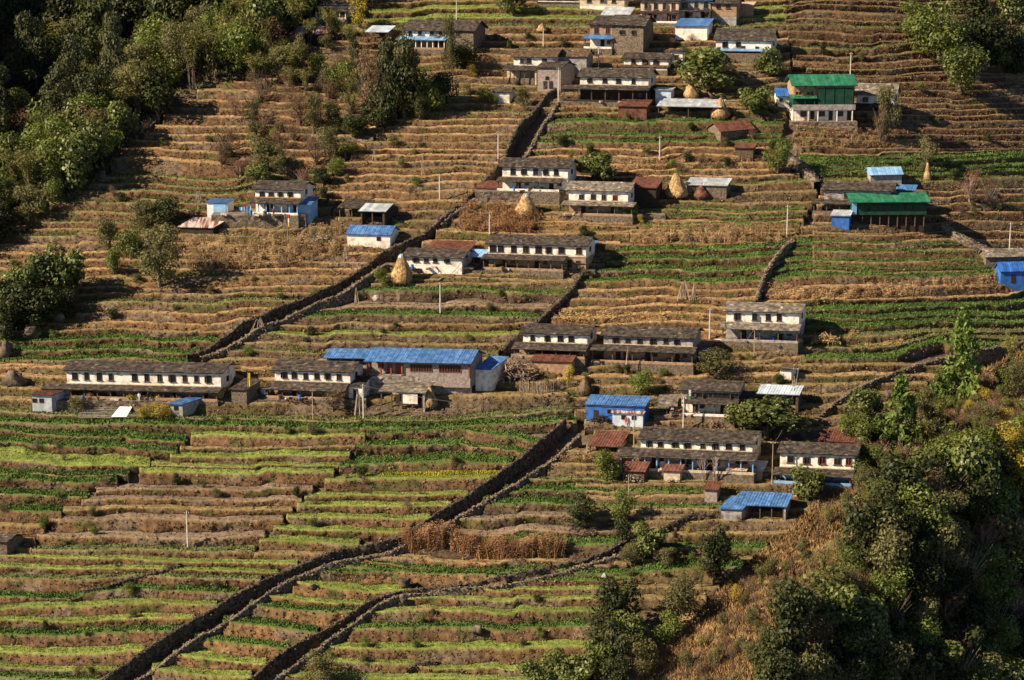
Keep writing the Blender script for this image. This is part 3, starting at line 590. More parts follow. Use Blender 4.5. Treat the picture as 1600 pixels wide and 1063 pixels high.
stone_wall([(1190, 788), (1140, 797), (1085, 802), (1040, 822), (985, 843)], .9, 3.6, .7, 'dark wall curving from the low blue shed towards the lowest path', seed=24, m='shadestone')
stone_wall([(1390, 640), (1440, 655), (1484, 668), (1518, 656)], 5.2, 1.6, .7, 'small broken wall among red bushes on the near spur', seed=25)
for pts, lb in (([(282, 880), (250, 892), (205, 902), (168, 915), (130, 922)], 'short dark bank splitting the bottom left terraces'), ([(262, 884), (232, 893)], None),
                ([(680, 1030), (655, 1034), (638, 1045)], 'short stone bank ending the lowest right terraces'), ([(128, 905), (60, 950), (0, 965)], None)):
    if lb: stone_wall(pts, .35, 1.6, .5, lb, seed=40+len(lb), m='shadestone')

# yards: level stone-fronted platforms the houses stand on
YARDS = {}
def yard(key, x0, x1, yt, yb, depth=9.0, m='stone', top='paving', rise=None):
    """front face from pixel row yt (top) down to yb (foot)"""
    F0 = onG0([x0, x1], [yb, yb], -.2); Yf = float(F0[:, 1].mean()); a = atY(x0, yt, Yf); b = atY(x1, yt, Yf); z = float(max(a[2], b[2])); z = (a[2]+b[2])/2
    mb = MB(); n = max(int((b[0]-a[0])/.6), 2); xs_ = np.linspace(a[0], b[0], n+1); zb = float(F0[:, 2].min())-1.5; nz = max(int((z-zb)/.4), 2); zs_ = np.linspace(zb, z, nz+1)
    G = [[(x+(.05*rng.standard_normal() if 0 < i < n else 0), Yf+.035*rng.standard_normal()*(0 if j == nz else 1), zz) for j, zz in enumerate(zs_)] for i, x in enumerate(xs_)]
    for i in range(n):
        for j in range(nz): mb.face([G[i][j], G[i+1][j], G[i+1][j+1], G[i][j+1]], .55+.8*rng.random())
    for xx, s_ in ((a[0], -1), (b[0], 1)):
        mb.face([(xx, Yf, zb), (xx, Yf+depth, zb), (xx, Yf+depth, z), (xx, Yf, z)][::s_], .8)
    o = mb.build('retaining_wall', M[m]); o['kind'] = 'structure'
    t = MB(); t.box(a[0]+.02, b[0]-.02, Yf+.05, Yf+depth, z-.3, z+.03); o2 = t.build('yard_paving', M[top], o)
    YARDS[key] = z+.03; return z

# ------------------------------------------------------------------ buildings
def slope_roof(mb, A, B, C, D, kind, th=.12, cw=.55, rh=.42):
    """A,B lower edge left/right, C,D upper edge right/left"""
    A, B, C, D = [np.array(p, float) for p in (A, B, C, D)]
    N = np.cross(B-A, D-A); N /= np.linalg.norm(N)
    if N[2] < 0: N = -N
    mb.hexa([tuple(q-N*th) for q in (A, B, C, D)], [tuple(q) for q in (A, B, C, D)], .8)
    Lw = np.linalg.norm(B-A); Lh = np.linalg.norm(D-A)
    P = lambda u, v: A*(1-u)*(1-v)+B*u*(1-v)+C*u*v+D*(1-u)*v
    if kind == 'slate':
        nr = max(int(Lh/rh), 2)
        for r in range(nr):
            nc = max(int(Lw/cw), 2); e = [0]+[(i+.5*(r % 2)+rng.uniform(-.2, .2))/nc for i in range(1, nc)]+[1]
            e = [min(max(q, 0), 1) for q in e]
            for i in range(len(e)-1):
                if e[i+1]-e[i] < .002: continue
                v0 = r/nr-.12/nr*rng.random(); v1 = (r+1)/nr+.1/nr; h0 = .07+.05*rng.random(); h1 = .02
                q = [P(e[i], v0)+N*h0, P(e[i+1], v0)+N*(h0+.02*rng.standard_normal()), P(e[i+1], min(v1, 1))+N*h1, P(e[i], min(v1, 1))+N*h1]
                c = .6+.7*rng.random(); c = c*1.9 if rng.random() < .05 else c
                mb.face(q, c); mb.face([P(e[i], v0), P(e[i+1], v0), q[1], q[0]], c*.8)
    else:
        nc = max(int(Lw/.9), 1)
        for i in range(nc):
            u0, u1 = i/nc+.004, (i+1)/nc-.004; c = .82+.32*rng.random(); h = .03+.015*(i % 2)
            mb.face([P(u0, -.005)+N*h, P(u1, -.005)+N*h, P(u1, 1)+N*h, P(u0, 1)+N*h], c)
            for uu in (u0, (u0+u1)/2):
                w = .10/Lw; mb.hexa([tuple(P(uu, 0)+N*h), tuple(P(uu+w, 0)+N*h), tuple(P(uu+w, 1)+N*h), tuple(P(uu, 1)+N*h)], [tuple(P(uu, 0)+N*(h+.05)), tuple(P(uu+w*.6, 0)+N*(h+.05)), tuple(P(uu+w*.6, 1)+N*(h+.05)), tuple(P(uu, 1)+N*(h+.05))], c*1.05)
class B_:
    """a building: pixel measures turned into metres on its own axes (u along the ridge, v into the hill, w up)"""
    def __init__(s, name, label, cat, x0, x1, yb, z=None, yaw=8, shear=11, group=None, off=0.0, Y=None):
        if Y is not None: P = atY(x0, yb, Y)
        elif isinstance(z, str): P = atZ(x0, yb, YARDS[z])
        elif z is not None: P = atZ(x0, yb, z)
        else: P = onG0(x0, yb, off)
        s.P = np.array(P, float).reshape(3); s.m = mpp_at(s.P); s.x0, s.x1, s.yb = x0, x1, yb
        a = R(yaw); b = R(yaw+shear); s.ux = np.array([math.cos(a), -math.sin(a), 0]); s.uy = np.array([math.sin(b), math.cos(b), 0])
        s.L = (x1-x0)*s.m/math.cos(a); s.e = empty(name, s.P, label, cat, group)
    def p(s, u, v, w): q = s.ux*u+s.uy*v; return (q[0], q[1], w)
    def U(s, px): return (px-s.x0)*s.m/s.ux[0]
    def W(s, py, v=0.0):
        Yv = s.P[1]+v*s.uy[1]; return float(atY(s.x0, py, Yv)[2]-s.P[2])
    def box(s, name, u0, u1, v0, v1, w0, w1, mt, parent=None, c=1.0, mb=None):
        b = mb or MB(); P = s.p
        b.hexa([P(u0, v0, w0), P(u1, v0, w0), P(u1, v1, w0), P(u0, v1, w0)], [P(u0, v0, w1), P(u1, v0, w1), P(u1, v1, w1), P(u0, v1, w1)], c)
        if mb is None: return b.build(name, M[mt], parent or s.e)
    def gwall(s, name, u0, u1, v0, v1, w0, we, wr, mt, wb=None):
        """gabled walls; front eave at we, back eave at wb"""
        b = MB(); P = s.p; vm = (v0+v1)/2; wb = we if wb is None else wb
        pr = [(v0, w0), (v1, w0), (v1, wb), (vm, wr), (v0, we)]
        L_ = [P(u0, v, w) for v, w in pr]; R__ = [P(u1, v, w) for v, w in pr]
        b.face(L_, .95); b.face(R__[::-1], .95)
        for i in range(5):
            j = (i+1) % 5; b.face([L_[j], L_[i], R__[i], R__[j]], 1.0)
        return b.build(name, M[mt], s.e)
    def roof(s, name, u0, u1, v0, v1, we, wr, mt, kind='slate', ov=.5, og=.6, th=.12, sag=0):
        P = s.p; vm = (v0+v1)/2; sl_ = (wr-we)/(vm-v0); b = MB(); wl_ = we-sl_*ov+.16; wt = wr+.16
        slope_roof(b, P(u0-og, v0-ov, wl_), P(u1+og, v0-ov, wl_), P(u1+og, vm, wt), P(u0-og, vm, wt), kind, th)
        slope_roof(b, P(u1+og, v1+ov, wl_), P(u0-og, v1+ov, wl_), P(u0-og, vm, wt), P(u1+og, vm, wt), kind, th)
        return b.build(name, M[mt], s.e)
    def lean(s, name, u0, u1, vlo, vhi, wlo, whi, mt, kind='slate', th=.1, parent=None):
        b = MB(); P = s.p
        slope_roof(b, P(u0, vlo, wlo), P(u1, vlo, wlo), P(u1, vhi, whi), P(u0, vhi, whi), kind, th)
        return b.build(name, M[mt], parent or s.e)
    def window(s, u, w0, w1, wid, v=0.0, frame='darkwood', name='window', bars=0, side=None):
        P = s.p; b = MB(); t = .09
        def bx(b, a0, a1, d0, d1, c0, c1, c=1):
            if side is None: b.hexa([P(a0, d0, c0), P(a1, d0, c0), P(a1, d1, c0), P(a0, d1, c0)], [P(a0, d0, c1), P(a1, d0, c1), P(a1, d1, c1), P(a0, d1, c1)], c)
            else: b.hexa([P(side-d0, a0, c0), P(side-d0, a1, c0), P(side-d1, a1, c0), P(side-d1, a0, c0)], [P(side-d0, a0, c1), P(side-d0, a1, c1), P(side-d1, a1, c1), P(side-d1, a0, c1)], c)
        f0, f1 = v-.09, v-.003
        bx(b, u-wid/2-t, u-wid/2, f0, f1, w0-t, w1+t); bx(b, u+wid/2, u+wid/2+t, f0, f1, w0-t, w1+t)
        bx(b, u-wid/2, u+wid/2, f0, f1, w0-t, w0); bx(b, u-wid/2, u+wid/2, f0, f1, w1, w1+t)
        for k in range(bars):
            q = u-wid/2+wid*(k+1)/(bars+1); bx(b, q-.04, q+.04, f0+.01, f1-.02, w0+.001, w1-.001)
        o = b.build(name, M[frame], s.e); q = MB(); bx(q, u-wid/2+.002, u+wid/2-.002, v-.045, v-.006, w0+.002, w1-.002); q.build('pane', M['pane'], o); return o
    def post(s, u, v, w0, w1, r=.09, mt='wood', name='post', c=1.0):
        b = MB(); s.box(None, u-r, u+r, v-r, v+r, w0, w1, mt, mb=b, c=c); return b.build(name, M[mt], s.e)
def limit(wr, we, v): 
    return we+min(max(wr-we, v*.30), v*.80)
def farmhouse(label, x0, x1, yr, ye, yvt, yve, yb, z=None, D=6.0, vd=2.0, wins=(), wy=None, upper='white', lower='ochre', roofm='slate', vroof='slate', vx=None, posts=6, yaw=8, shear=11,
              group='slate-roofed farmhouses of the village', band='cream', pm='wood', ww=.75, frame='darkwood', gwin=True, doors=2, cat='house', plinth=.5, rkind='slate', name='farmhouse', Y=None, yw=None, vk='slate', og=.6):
    B = B_(name, label, cat, x0, x1, yb, z=z, yaw=yaw, shear=shear, group=group, Y=Y)
    # origin: front of the veranda floor, left end; the wall stands vd further back
    W, U = B.W, B.U; L = B.L; v0, v1 = vd, vd+D; we = W(ye, v0-.5)+.15; wr = limit(W(yr, (v0+v1)/2), we, D/2)
    lowh = W(yvt, v0); wlo = W(yve, -.3); lowh = max(lowh, wlo+.2) if vd > .1 else 1.0
    B.gwall('upper_wall', 0, L, v0, v1, lowh-.45, we, wr-.12, upper)
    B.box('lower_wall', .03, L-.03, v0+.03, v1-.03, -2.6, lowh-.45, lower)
    B.roof('roof', 0, L, v0, v1, we, wr, roofm, kind=rkind, og=og)
    if band: B.box('plaster_ledge', -.05, L+.05, v0-.16, v0-.003, lowh-.22, lowh+.12, band)
    if vd > .1:
        a, b = (U(vx[0]), U(vx[1])) if vx else (-.6, L+.6)
        B.lean('veranda_roof', a, b, -.55, v0-.17, wlo-.06, lowh-.05, vroof, kind=vk)
        n = posts
        for i in range(n): B.post(a+.5+(b-a-1.0)*i/(n-1), -.05, 0, wlo+.0, mt=pm)
        B.box('plinth', a+.2, b-.2, -.35, v0+.01, -2.6, .06, 'stone'); 
        B.box('veranda_parapet', a+.3, b-.3, -.30, -.12, .062, plinth, lower) if plinth > .1 else None
        B.box('roof_beam', a, b, -.14, .04, wlo-.22, wlo-.08, 'darkwood')
        for i in range(doors):
            u = L*(i+.5)/doors; B.box('door', u-.45, u+.45, v0-.05, v0+.028, .07, 1.95, 'darkwood')
            B.window(u+L/doors*.25, .95, 1.75, .7, v=v0+.03, frame='wood')
    wy = wy or (ye+2, yvt-3); wr_ = random.Random(int(x0*7+yb))
    for px in wins:
        w_ = ww*wr_.uniform(.85, 1.2); c0 = max(W(wy[1], v0), lowh+.32)+wr_.uniform(-.08, .05); c1 = max(W(wy[0], v0), lowh+1.0)+wr_.uniform(-.06, .1); u_ = U(px)+wr_.uniform(-.15, .15)
        o = B.window(u_, c0, c1, w_, v=v0, frame=wr_.choice([frame, 'wood', frame]), bars=wr_.choice((0, 1, 1)))
        b = MB(); P = B.p
        b.hexa([P(u_-w_/2-.28, v0-.16, c0-.19), P(u_+w_/2+.28, v0-.16, c0-.19), P(u_+w_/2+.28, v0-.004, c0-.19), P(u_-w_/2-.28, v0-.004, c0-.19)], [P(u_-w_/2-.28, v0-.16, c0-.093), P(u_+w_/2+.28, v0-.16, c0-.093), P(u_+w_/2+.28, v0-.004, c0-.093), P(u_-w_/2-.28, v0-.004, c0-.093)]); b.build('sill', M['wood'], o)
        if wr_.random() < .35:
            s_ = wr_.choice((-1, 1)); ub = u_+s_*(w_/2+.1); b = MB(); b.hexa([P(ub, v0-.10, c0), P(ub+s_*.12, v0-.42, c0), P(ub+s_*.16, v0-.40, c0), P(ub+s_*.05, v0-.10, c0)], [P(ub, v0-.10, c1), P(ub+s_*.12, v0-.42, c1), P(ub+s_*.16, v0-.40, c1), P(ub+s_*.05, v0-.10, c1)]); b.build('shutter', M[wr_.choice(['wood', 'darkwood', frame])], o)
    ns = max(int(L/2.3), 2)
    for i in range(ns+1):
        u_ = .15+(L-.3)*i/ns; b = MB(); b.tube([B.p(u_, v0-.02, we-.75), B.p(u_, v0-.45, we-.22)], [.06, .05], 4); b.build('eave_strut', M['wood'], B.e)
    if gwin: B.window(v0+D*.45, lowh+.5, lowh+1.3, .7, v=0, side=L, frame=frame)
    return B
def shed(label, x0, x1, yr, ye, yb, z=None, D=3.5, wall='stone', roof='slate', kind='slate', style='gable', yaw=8, shear=11, open_=False, name='shed', cat='shed', group='small sheds of the village', doors=(), wins=(), posts=3, ov=.35, Y=None, panel=None, roof2=None):
    B = B_(name, label, cat, x0, x1, yb, z=z, yaw=yaw, shear=shear, group=group, Y=Y); L = B.L; W, U = B.W, B.U
    if style == 'gable':
        we = max(W(ye, -ov)+.1, 1.1); wr = limit(W(yr, D/2), we, D/2)
        if open_:
            B.box('back_wall', 0, L, D-.3, D, -2, we, wall); B.gwall('side_wall', L-.3, L, 0, D-.31, -2, we, wr-.15, wall, wb=we); B.box('side_wall', 0, .3, .3, D-.31, -2, we, wall)
            for i in range(posts): B.post(.1+(L-.5)*i/max(posts-1, 1), .1, -2, we)
        else: B.gwall('wall', 0, L, 0, D, -2.2, we, wr-.15, wall)
        B.roof('roof', 0, L, 0, D, we, wr, roof, kind=kind, ov=ov, og=.35)
    else:
        we = max(W(ye, -ov), 1.0); wr = we+min(max(W(yr, D+ov)-we, .25*D), .55*D) if style == 'lean' else we+.12
        if open_:
            B.box('back_wall', 0, L, D-.3, D, -2, min(we, wr)-.1, wall); B.box('side_wall', L-.3, L, 0, D-.31, -2, we-.12, wall)
            for i in range(posts): B.post(.1+(L-.5)*i/max(posts-1, 1), .1, -2, we-.05)
        else:
            b = MB(); P = B.p; sl_ = (wr-we)/(D+2*ov); lo, hi = we+sl_*ov-.12, we+sl_*(D+ov)-.12
            b.hexa([P(0, 0, -2.2), P(L, 0, -2.2), P(L, D, -2.2), P(0, D, -2.2)], [P(0, 0, lo), P(L, 0, lo), P(L, D, hi), P(0, D, hi)]); b.build('wall', M[wall], B.e)
        B.lean('roof', -.3, L+.3, -ov, D+ov, we, wr, roof, kind=kind)
    for px in doors: B.box('door', U(px)-.42, U(px)+.42, -.07, -.003, .05, min(1.75, we-.15), 'darkwood')
    for px in wins: B.window(U(px), we*.45, we*.45+.6, .6)
    if panel: B.box('front_panel', U(panel[0]), U(panel[1]), -.1, -.004, .1, we-.25, panel[2])
    return B

# ------------------------------------------------------------------ the village
yard('long', 60, 402, 627, 633); yard('second', 402, 572, 625, 632); yard('school', 570, 737, 588, 611, depth=14, m='brick')
yard('middle', 700, 930, 423, 428, top='paving'); yard('hay', 628, 740, 420, 425); yard('tree', 872, 1040, 337, 343, depth=11)
yard('five', 742, 888, 300, 318, depth=12); yard('blue', 330, 478, 337, 356, depth=12); yard('grey', 1118, 1256, 534, 541, top='cream'); yard('six', 925, 1104, 567, 572, m='shadestone')
yard('terrace', 1022, 1180, 650, 657, depth=12); yard('scallop', 968, 1204, 737, 743, depth=11); yard('top', 875, 1015, 160, 166, depth=14)
yard('awning', 798, 926, 558, 564); yard('lodge', 1235, 1340, 191, 200, depth=14)

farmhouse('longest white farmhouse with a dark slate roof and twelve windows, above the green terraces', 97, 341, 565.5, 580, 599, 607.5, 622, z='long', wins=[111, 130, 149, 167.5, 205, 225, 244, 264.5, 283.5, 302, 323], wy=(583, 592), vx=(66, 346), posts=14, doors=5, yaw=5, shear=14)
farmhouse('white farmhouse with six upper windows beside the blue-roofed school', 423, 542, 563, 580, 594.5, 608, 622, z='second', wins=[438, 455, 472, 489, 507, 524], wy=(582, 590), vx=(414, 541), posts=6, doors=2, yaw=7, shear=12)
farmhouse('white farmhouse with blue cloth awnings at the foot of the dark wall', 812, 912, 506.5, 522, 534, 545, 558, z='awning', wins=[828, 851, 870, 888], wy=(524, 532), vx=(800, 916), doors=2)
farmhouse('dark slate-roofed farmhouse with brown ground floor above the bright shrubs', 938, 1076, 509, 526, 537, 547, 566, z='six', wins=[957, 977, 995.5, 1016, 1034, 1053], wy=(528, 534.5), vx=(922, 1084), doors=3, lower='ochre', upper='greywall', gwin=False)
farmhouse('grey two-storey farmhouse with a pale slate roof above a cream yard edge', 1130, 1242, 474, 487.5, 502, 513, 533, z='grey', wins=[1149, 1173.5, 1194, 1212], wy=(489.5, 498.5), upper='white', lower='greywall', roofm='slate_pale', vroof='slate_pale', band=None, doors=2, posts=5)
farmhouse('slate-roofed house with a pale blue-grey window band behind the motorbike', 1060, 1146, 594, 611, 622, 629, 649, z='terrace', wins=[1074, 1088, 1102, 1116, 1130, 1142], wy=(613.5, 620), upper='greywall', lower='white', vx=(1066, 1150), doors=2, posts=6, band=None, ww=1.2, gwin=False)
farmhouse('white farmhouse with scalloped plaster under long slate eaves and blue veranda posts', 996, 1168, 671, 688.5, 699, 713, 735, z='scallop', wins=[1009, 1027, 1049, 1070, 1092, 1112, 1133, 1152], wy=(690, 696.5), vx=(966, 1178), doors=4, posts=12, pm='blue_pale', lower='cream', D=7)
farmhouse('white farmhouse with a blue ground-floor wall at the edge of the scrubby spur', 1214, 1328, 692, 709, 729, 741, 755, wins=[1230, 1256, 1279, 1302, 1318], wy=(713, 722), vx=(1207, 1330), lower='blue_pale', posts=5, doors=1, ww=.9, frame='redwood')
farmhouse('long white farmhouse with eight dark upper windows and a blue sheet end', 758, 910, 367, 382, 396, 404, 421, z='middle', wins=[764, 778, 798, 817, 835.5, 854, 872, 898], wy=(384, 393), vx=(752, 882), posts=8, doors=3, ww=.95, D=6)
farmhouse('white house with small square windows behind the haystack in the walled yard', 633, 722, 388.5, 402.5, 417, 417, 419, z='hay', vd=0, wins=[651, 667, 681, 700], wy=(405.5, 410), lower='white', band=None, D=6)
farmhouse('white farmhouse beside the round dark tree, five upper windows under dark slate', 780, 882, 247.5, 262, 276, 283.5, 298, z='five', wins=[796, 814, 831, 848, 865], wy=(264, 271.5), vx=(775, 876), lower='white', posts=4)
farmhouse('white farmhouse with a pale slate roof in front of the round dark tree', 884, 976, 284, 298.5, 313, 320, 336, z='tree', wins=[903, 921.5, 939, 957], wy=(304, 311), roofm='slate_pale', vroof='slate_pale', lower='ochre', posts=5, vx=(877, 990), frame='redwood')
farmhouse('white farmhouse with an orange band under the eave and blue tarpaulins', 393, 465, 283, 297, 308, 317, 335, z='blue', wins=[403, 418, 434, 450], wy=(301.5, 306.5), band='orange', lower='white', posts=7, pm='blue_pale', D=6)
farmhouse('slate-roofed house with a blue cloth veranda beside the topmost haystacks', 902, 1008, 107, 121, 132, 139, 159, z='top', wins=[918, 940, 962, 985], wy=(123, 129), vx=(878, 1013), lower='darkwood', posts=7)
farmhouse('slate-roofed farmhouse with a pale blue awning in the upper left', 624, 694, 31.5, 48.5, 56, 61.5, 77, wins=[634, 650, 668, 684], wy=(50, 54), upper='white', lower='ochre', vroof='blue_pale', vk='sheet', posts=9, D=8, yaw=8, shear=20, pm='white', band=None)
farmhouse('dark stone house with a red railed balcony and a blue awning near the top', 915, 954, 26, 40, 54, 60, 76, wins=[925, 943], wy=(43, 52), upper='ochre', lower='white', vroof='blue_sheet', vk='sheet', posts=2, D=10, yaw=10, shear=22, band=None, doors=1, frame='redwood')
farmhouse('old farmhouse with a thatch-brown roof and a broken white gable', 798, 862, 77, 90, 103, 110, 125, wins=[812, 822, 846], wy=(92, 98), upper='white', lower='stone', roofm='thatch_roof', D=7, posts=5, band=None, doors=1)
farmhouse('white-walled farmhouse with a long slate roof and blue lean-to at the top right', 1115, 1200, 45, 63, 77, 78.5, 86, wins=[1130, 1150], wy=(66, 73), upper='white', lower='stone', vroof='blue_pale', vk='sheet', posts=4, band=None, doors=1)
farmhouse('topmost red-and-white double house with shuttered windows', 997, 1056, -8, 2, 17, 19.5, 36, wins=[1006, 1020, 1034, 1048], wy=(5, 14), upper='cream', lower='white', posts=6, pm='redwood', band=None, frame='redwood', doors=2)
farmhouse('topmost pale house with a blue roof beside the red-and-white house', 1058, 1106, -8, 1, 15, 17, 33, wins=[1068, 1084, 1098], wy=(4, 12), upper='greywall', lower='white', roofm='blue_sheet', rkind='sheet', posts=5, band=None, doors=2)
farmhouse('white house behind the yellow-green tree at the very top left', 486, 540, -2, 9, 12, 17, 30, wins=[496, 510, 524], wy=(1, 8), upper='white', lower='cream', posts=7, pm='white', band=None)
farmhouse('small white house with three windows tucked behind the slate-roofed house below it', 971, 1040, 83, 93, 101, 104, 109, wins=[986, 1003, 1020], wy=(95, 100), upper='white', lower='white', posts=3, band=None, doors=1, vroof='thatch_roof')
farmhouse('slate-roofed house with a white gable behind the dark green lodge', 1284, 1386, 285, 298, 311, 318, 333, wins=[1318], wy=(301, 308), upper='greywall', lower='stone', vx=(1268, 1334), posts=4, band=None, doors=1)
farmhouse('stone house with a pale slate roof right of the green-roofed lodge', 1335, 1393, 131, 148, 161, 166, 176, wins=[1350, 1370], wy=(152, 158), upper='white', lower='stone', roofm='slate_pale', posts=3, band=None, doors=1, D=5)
farmhouse('dark brick house at the top edge left of the red-and-white house', 843, 905, -14, -6, 1, 3, 5, wins=[855, 868, 881, 894], wy=(-3, 3), upper='ochre', lower='white', posts=3, band=None, frame='white')

farmhouse('large dark rubble house turned side-on behind the red railed balcony', 956, 1004, 24, 40, 62, 62, 78, vd=0, upper='stone', lower='stone', D=8, yaw=16, shear=4, band=None, wins=[972, 990], wy=(47, 53), gwin=False)
farmhouse('brown rubble gabled wing at the right end of the pale-blue-awning farmhouse', 697, 740, 32, 48, 62, 62, 76, vd=0, upper='stone', lower='stone', D=7, yaw=14, shear=8, band=None, wins=[716], wy=(50, 56), gwin=False)
farmhouse('dark brown house with a low slate roof right of the topmost blue-roofed shed', 1112, 1150, -6, 6, 14, 14, 30, vd=0, upper='ochre', lower='greywall', D=5, band=None, wins=[1122, 1138], wy=(8, 13), gwin=False)
farmhouse('cream house with a long slate roof behind the topmost dark house', 906, 975, -16, -4, 4, 4, 12, vd=0, upper='cream', lower='white', D=5, band=None, wins=[920, 940, 958], wy=(-2, 4), gwin=False)
# sheds and small outbuildings ------------------------------------------------
S = shed
S('grey corrugated metal shed with a rusty roof at the left end of the long farmhouse', 51, 82, 615, 617, 638, D=6, wall='metal', roof='rust', kind='sheet', style='flat', yaw=6, shear=24, wins=[55, 66])
S('small cream hut with a red window below the long farmhouse', 267, 286, 629, 631, 648, D=4.5, wall='greywall', roof='blue_sheet', kind='sheet', style='flat', shear=30, wins=[276])
S('stone shed with a flat slate roof at the right end of the long farmhouse', 362, 386, 603, 609, 627, z='long', D=4, style='lean', shear=24)
S('low slate-roofed shed between the second farmhouse and the bottle-shaped haystack', 595, 664, 602, 612, 630, D=4, wall='greywall', roof='slate_pale', style='lean', open_=True, posts=5, panel=(630, 653, 'white'), doors=[622])
S('dark red rusty-roofed shed with a pinkish plank wall beside the brushwood pile', 831, 892, 553, 564, 578, wall='ochre', roof='rust', kind='sheet', style='lean', D=4)
S('small grey sheet-roofed hut propped in front of the grey farmhouse', 1212, 1246, 507, 520, 537, D=2.6, wall='wood', roof='metal_blue', kind='sheet', style='lean', open_=True, posts=4)
S('bright blue long shed with a blue roof beside the rubble steps', 916, 1006, 623.5, 632, 655, D=3.2, wall='blue_strong', roof='blue_sheet', kind='sheet', style='lean', doors=[931], wins=[952], name='blue_shed')
S('pale bluish corrugated shed with a rusty grey roof in front of the bright blue shed', 957, 1004, 634, 645, 662, D=3.5, wall='metal_blue', roof='rust_stripe', kind='sheet', style='lean', wins=[974, 990])
S('open dark red shed beside the rubble bank above the orange millet', 921, 968, 683.5, 697, 706, D=5, wall='greywall', roof='rust', kind='sheet', style='lean', yaw=8, open_=True)
S('dark red roofed firewood hut with pale logs stacked in front', 973, 1006, 722, 737, 750, D=3.6, wall='wood', roof='rust', kind='sheet', style='gable', shear=20)
S('smaller cream hut with a dark red roof right of the firewood hut', 1037, 1062, 726, 737, 750, D=3, wall='cream', roof='rust', kind='sheet', style='gable', shear=18)
S('lean-to of peach and white corrugated sheets at the end of the scalloped farmhouse', 1137, 1164, 718, 735, 750, D=3, wall='peach', roof='peach', kind='sheet', style='lean')
S('white-sheeted half of the lean-to beside the scalloped farmhouse', 1166, 1190, 720, 737, 743, D=3, wall='palewood', roof='metal', kind='sheet', style='lean')
S('blue-roofed open shed at the foot of the village under the spur', 1150, 1226, 776, 789, 806, D=4, wall='greywall', roof='blue_sheet', kind='sheet', style='lean', open_=True, posts=5)
S('low stone hut with a thin blue roof left of the open blue-roofed shed', 1126, 1158, 788, 795, 812, D=4, wall='greywall', roof='blue_sheet', kind='sheet', style='lean', shear=25)
S('small square stone hut with a brown roof standing alone above the dark wall', 1101, 1120, 760, 765, 782, D=2.4, wall='brick', roof='rust', kind='sheet', style='lean')
S('shed with a white metal roof and dark open front above the big-leaved tree', 1184, 1246, 608, 615, 634, D=3, wall='wood', roof='metal_blue', kind='sheet', style='lean', open_=True)
S('tiny pale stone hut in the dry field right of the six-window house', 1219, 1236, 573, 577, 590, D=2.5, wall='white', roof='thatch_roof', style='lean', shear=20)
S('dark stone-roofed shelter behind the haystacks of the middle hamlet', 664, 728, 384, 394, 404, D=5, wall='stone', roof='rust', kind='sheet', style='lean')
S('white house with a plain blue metal roof above the stairway bend', 543, 610, 353, 367, 382, D=5, wall='white', roof='blue_sheet', kind='sheet', style='gable', wins=[592], yaw=6, name='blue_roofed_house', cat='house')
S('open byre with a grey metal roof and a dark front left of the stairway', 564, 602, 319, 331, 349, D=5, wall='darkwood', roof='metal', kind='sheet', style='gable', open_=True, shear=22)
S('slate-roofed byre with dark posts left of the grey metal-roofed byre', 530, 572, 314, 325, 338, D=4, wall='darkwood', roof='slate', style='lean', open_=True)
S('low shed with a rust and white striped roof below the blue cabin', 281, 334, 343, 357, 362, D=4.5, wall='darkwood', roof='rust_stripe', kind='sheet', style='lean', shear=24)
S('blue and white cabin left of the blue-tarpaulin farmhouse', 324, 356, 313, 316, 337, D=3, wall='whitecloth', roof='blue_sheet', kind='sheet', style='flat', panel=(334, 354, 'blue_pale'))
S('open blue lean-to with a steep blue roof at the right of the orange-banded farmhouse', 450, 486, 309, 319, 334, z='blue', D=3.5, wall='blue_pale', roof='blue_sheet', kind='sheet', style='lean', doors=[462])
S('small rust-roofed shed at the left of the five-window farmhouse', 744, 774, 284, 294, 303, D=3.5, wall='ochre', roof='rust', kind='sheet', style='lean', shear=18, wins=[762])
S('slate-roofed annex between the two upper-middle farmhouses', 868, 908, 279, 289, 299, D=4, wall='ochre', roof='slate_pale', style='lean')
S('dark annex behind the pale-roofed farmhouse', 984, 1024, 286, 293, 318, D=5, wall='darkwood', roof='rust', kind='sheet', style='lean')
S('long shed with a flat grey metal roof beside the big haystack', 1073, 1134, 281.5, 289, 303, D=3.5, wall='stone', roof='metal', kind='sheet', style='lean', doors=[1084])
S('stone barn with a red-edged roof below the topmost haystacks', 1126, 1180, 193, 207, 221, D=6, wall='stone', roof='rust', kind='sheet', style='gable', yaw=-30, shear=8)
S('low red-brown roofed byre under the marigold row at the top', 966, 1010, 157, 166, 178, D=4, wall='rust', roof='rust', kind='sheet', style='lean')
S('open shed under a long white metal roof near the topmost haystacks', 1028, 1124, 154, 166, 178, D=3.5, wall='darkwood', roof='metal', kind='sheet', style='lean', open_=True, posts=3)
S('white square water house beside the long white metal roof', 1024, 1048, 138, 140, 158, D=2.6, wall='metal_blue', roof='metal', kind='sheet', style='flat')
S('white shed with a strong blue roof at the top right', 1055, 1104, 30, 41, 57, D=5, wall='white', roof='blue_sheet', kind='sheet', style='lean', wins=[])
S('small hut with a grey metal roof above the dark stone house', 940, 982, 11, 24, 34, D=4, wall='wood', roof='metal', kind='sheet', style='lean')
S('narrow white doorway hut at the upper right of the topmost hamlet', 1048, 1066, 79, 81, 98, D=2.4, wall='white', roof='slate', style='flat', doors=[1057])
S('grey sheet-roofed hut left of the pale-blue-awning farmhouse', 573, 606, 40, 50, 61, D=4, wall='wood', roof='metal_blue', kind='sheet', style='lean', open_=True)
S('rust-striped byre at the upper left under the white house', 455, 510, 43.5, 53, 63, D=5, wall='darkwood', roof='rust_stripe', kind='sheet', style='lean', doors=[480])
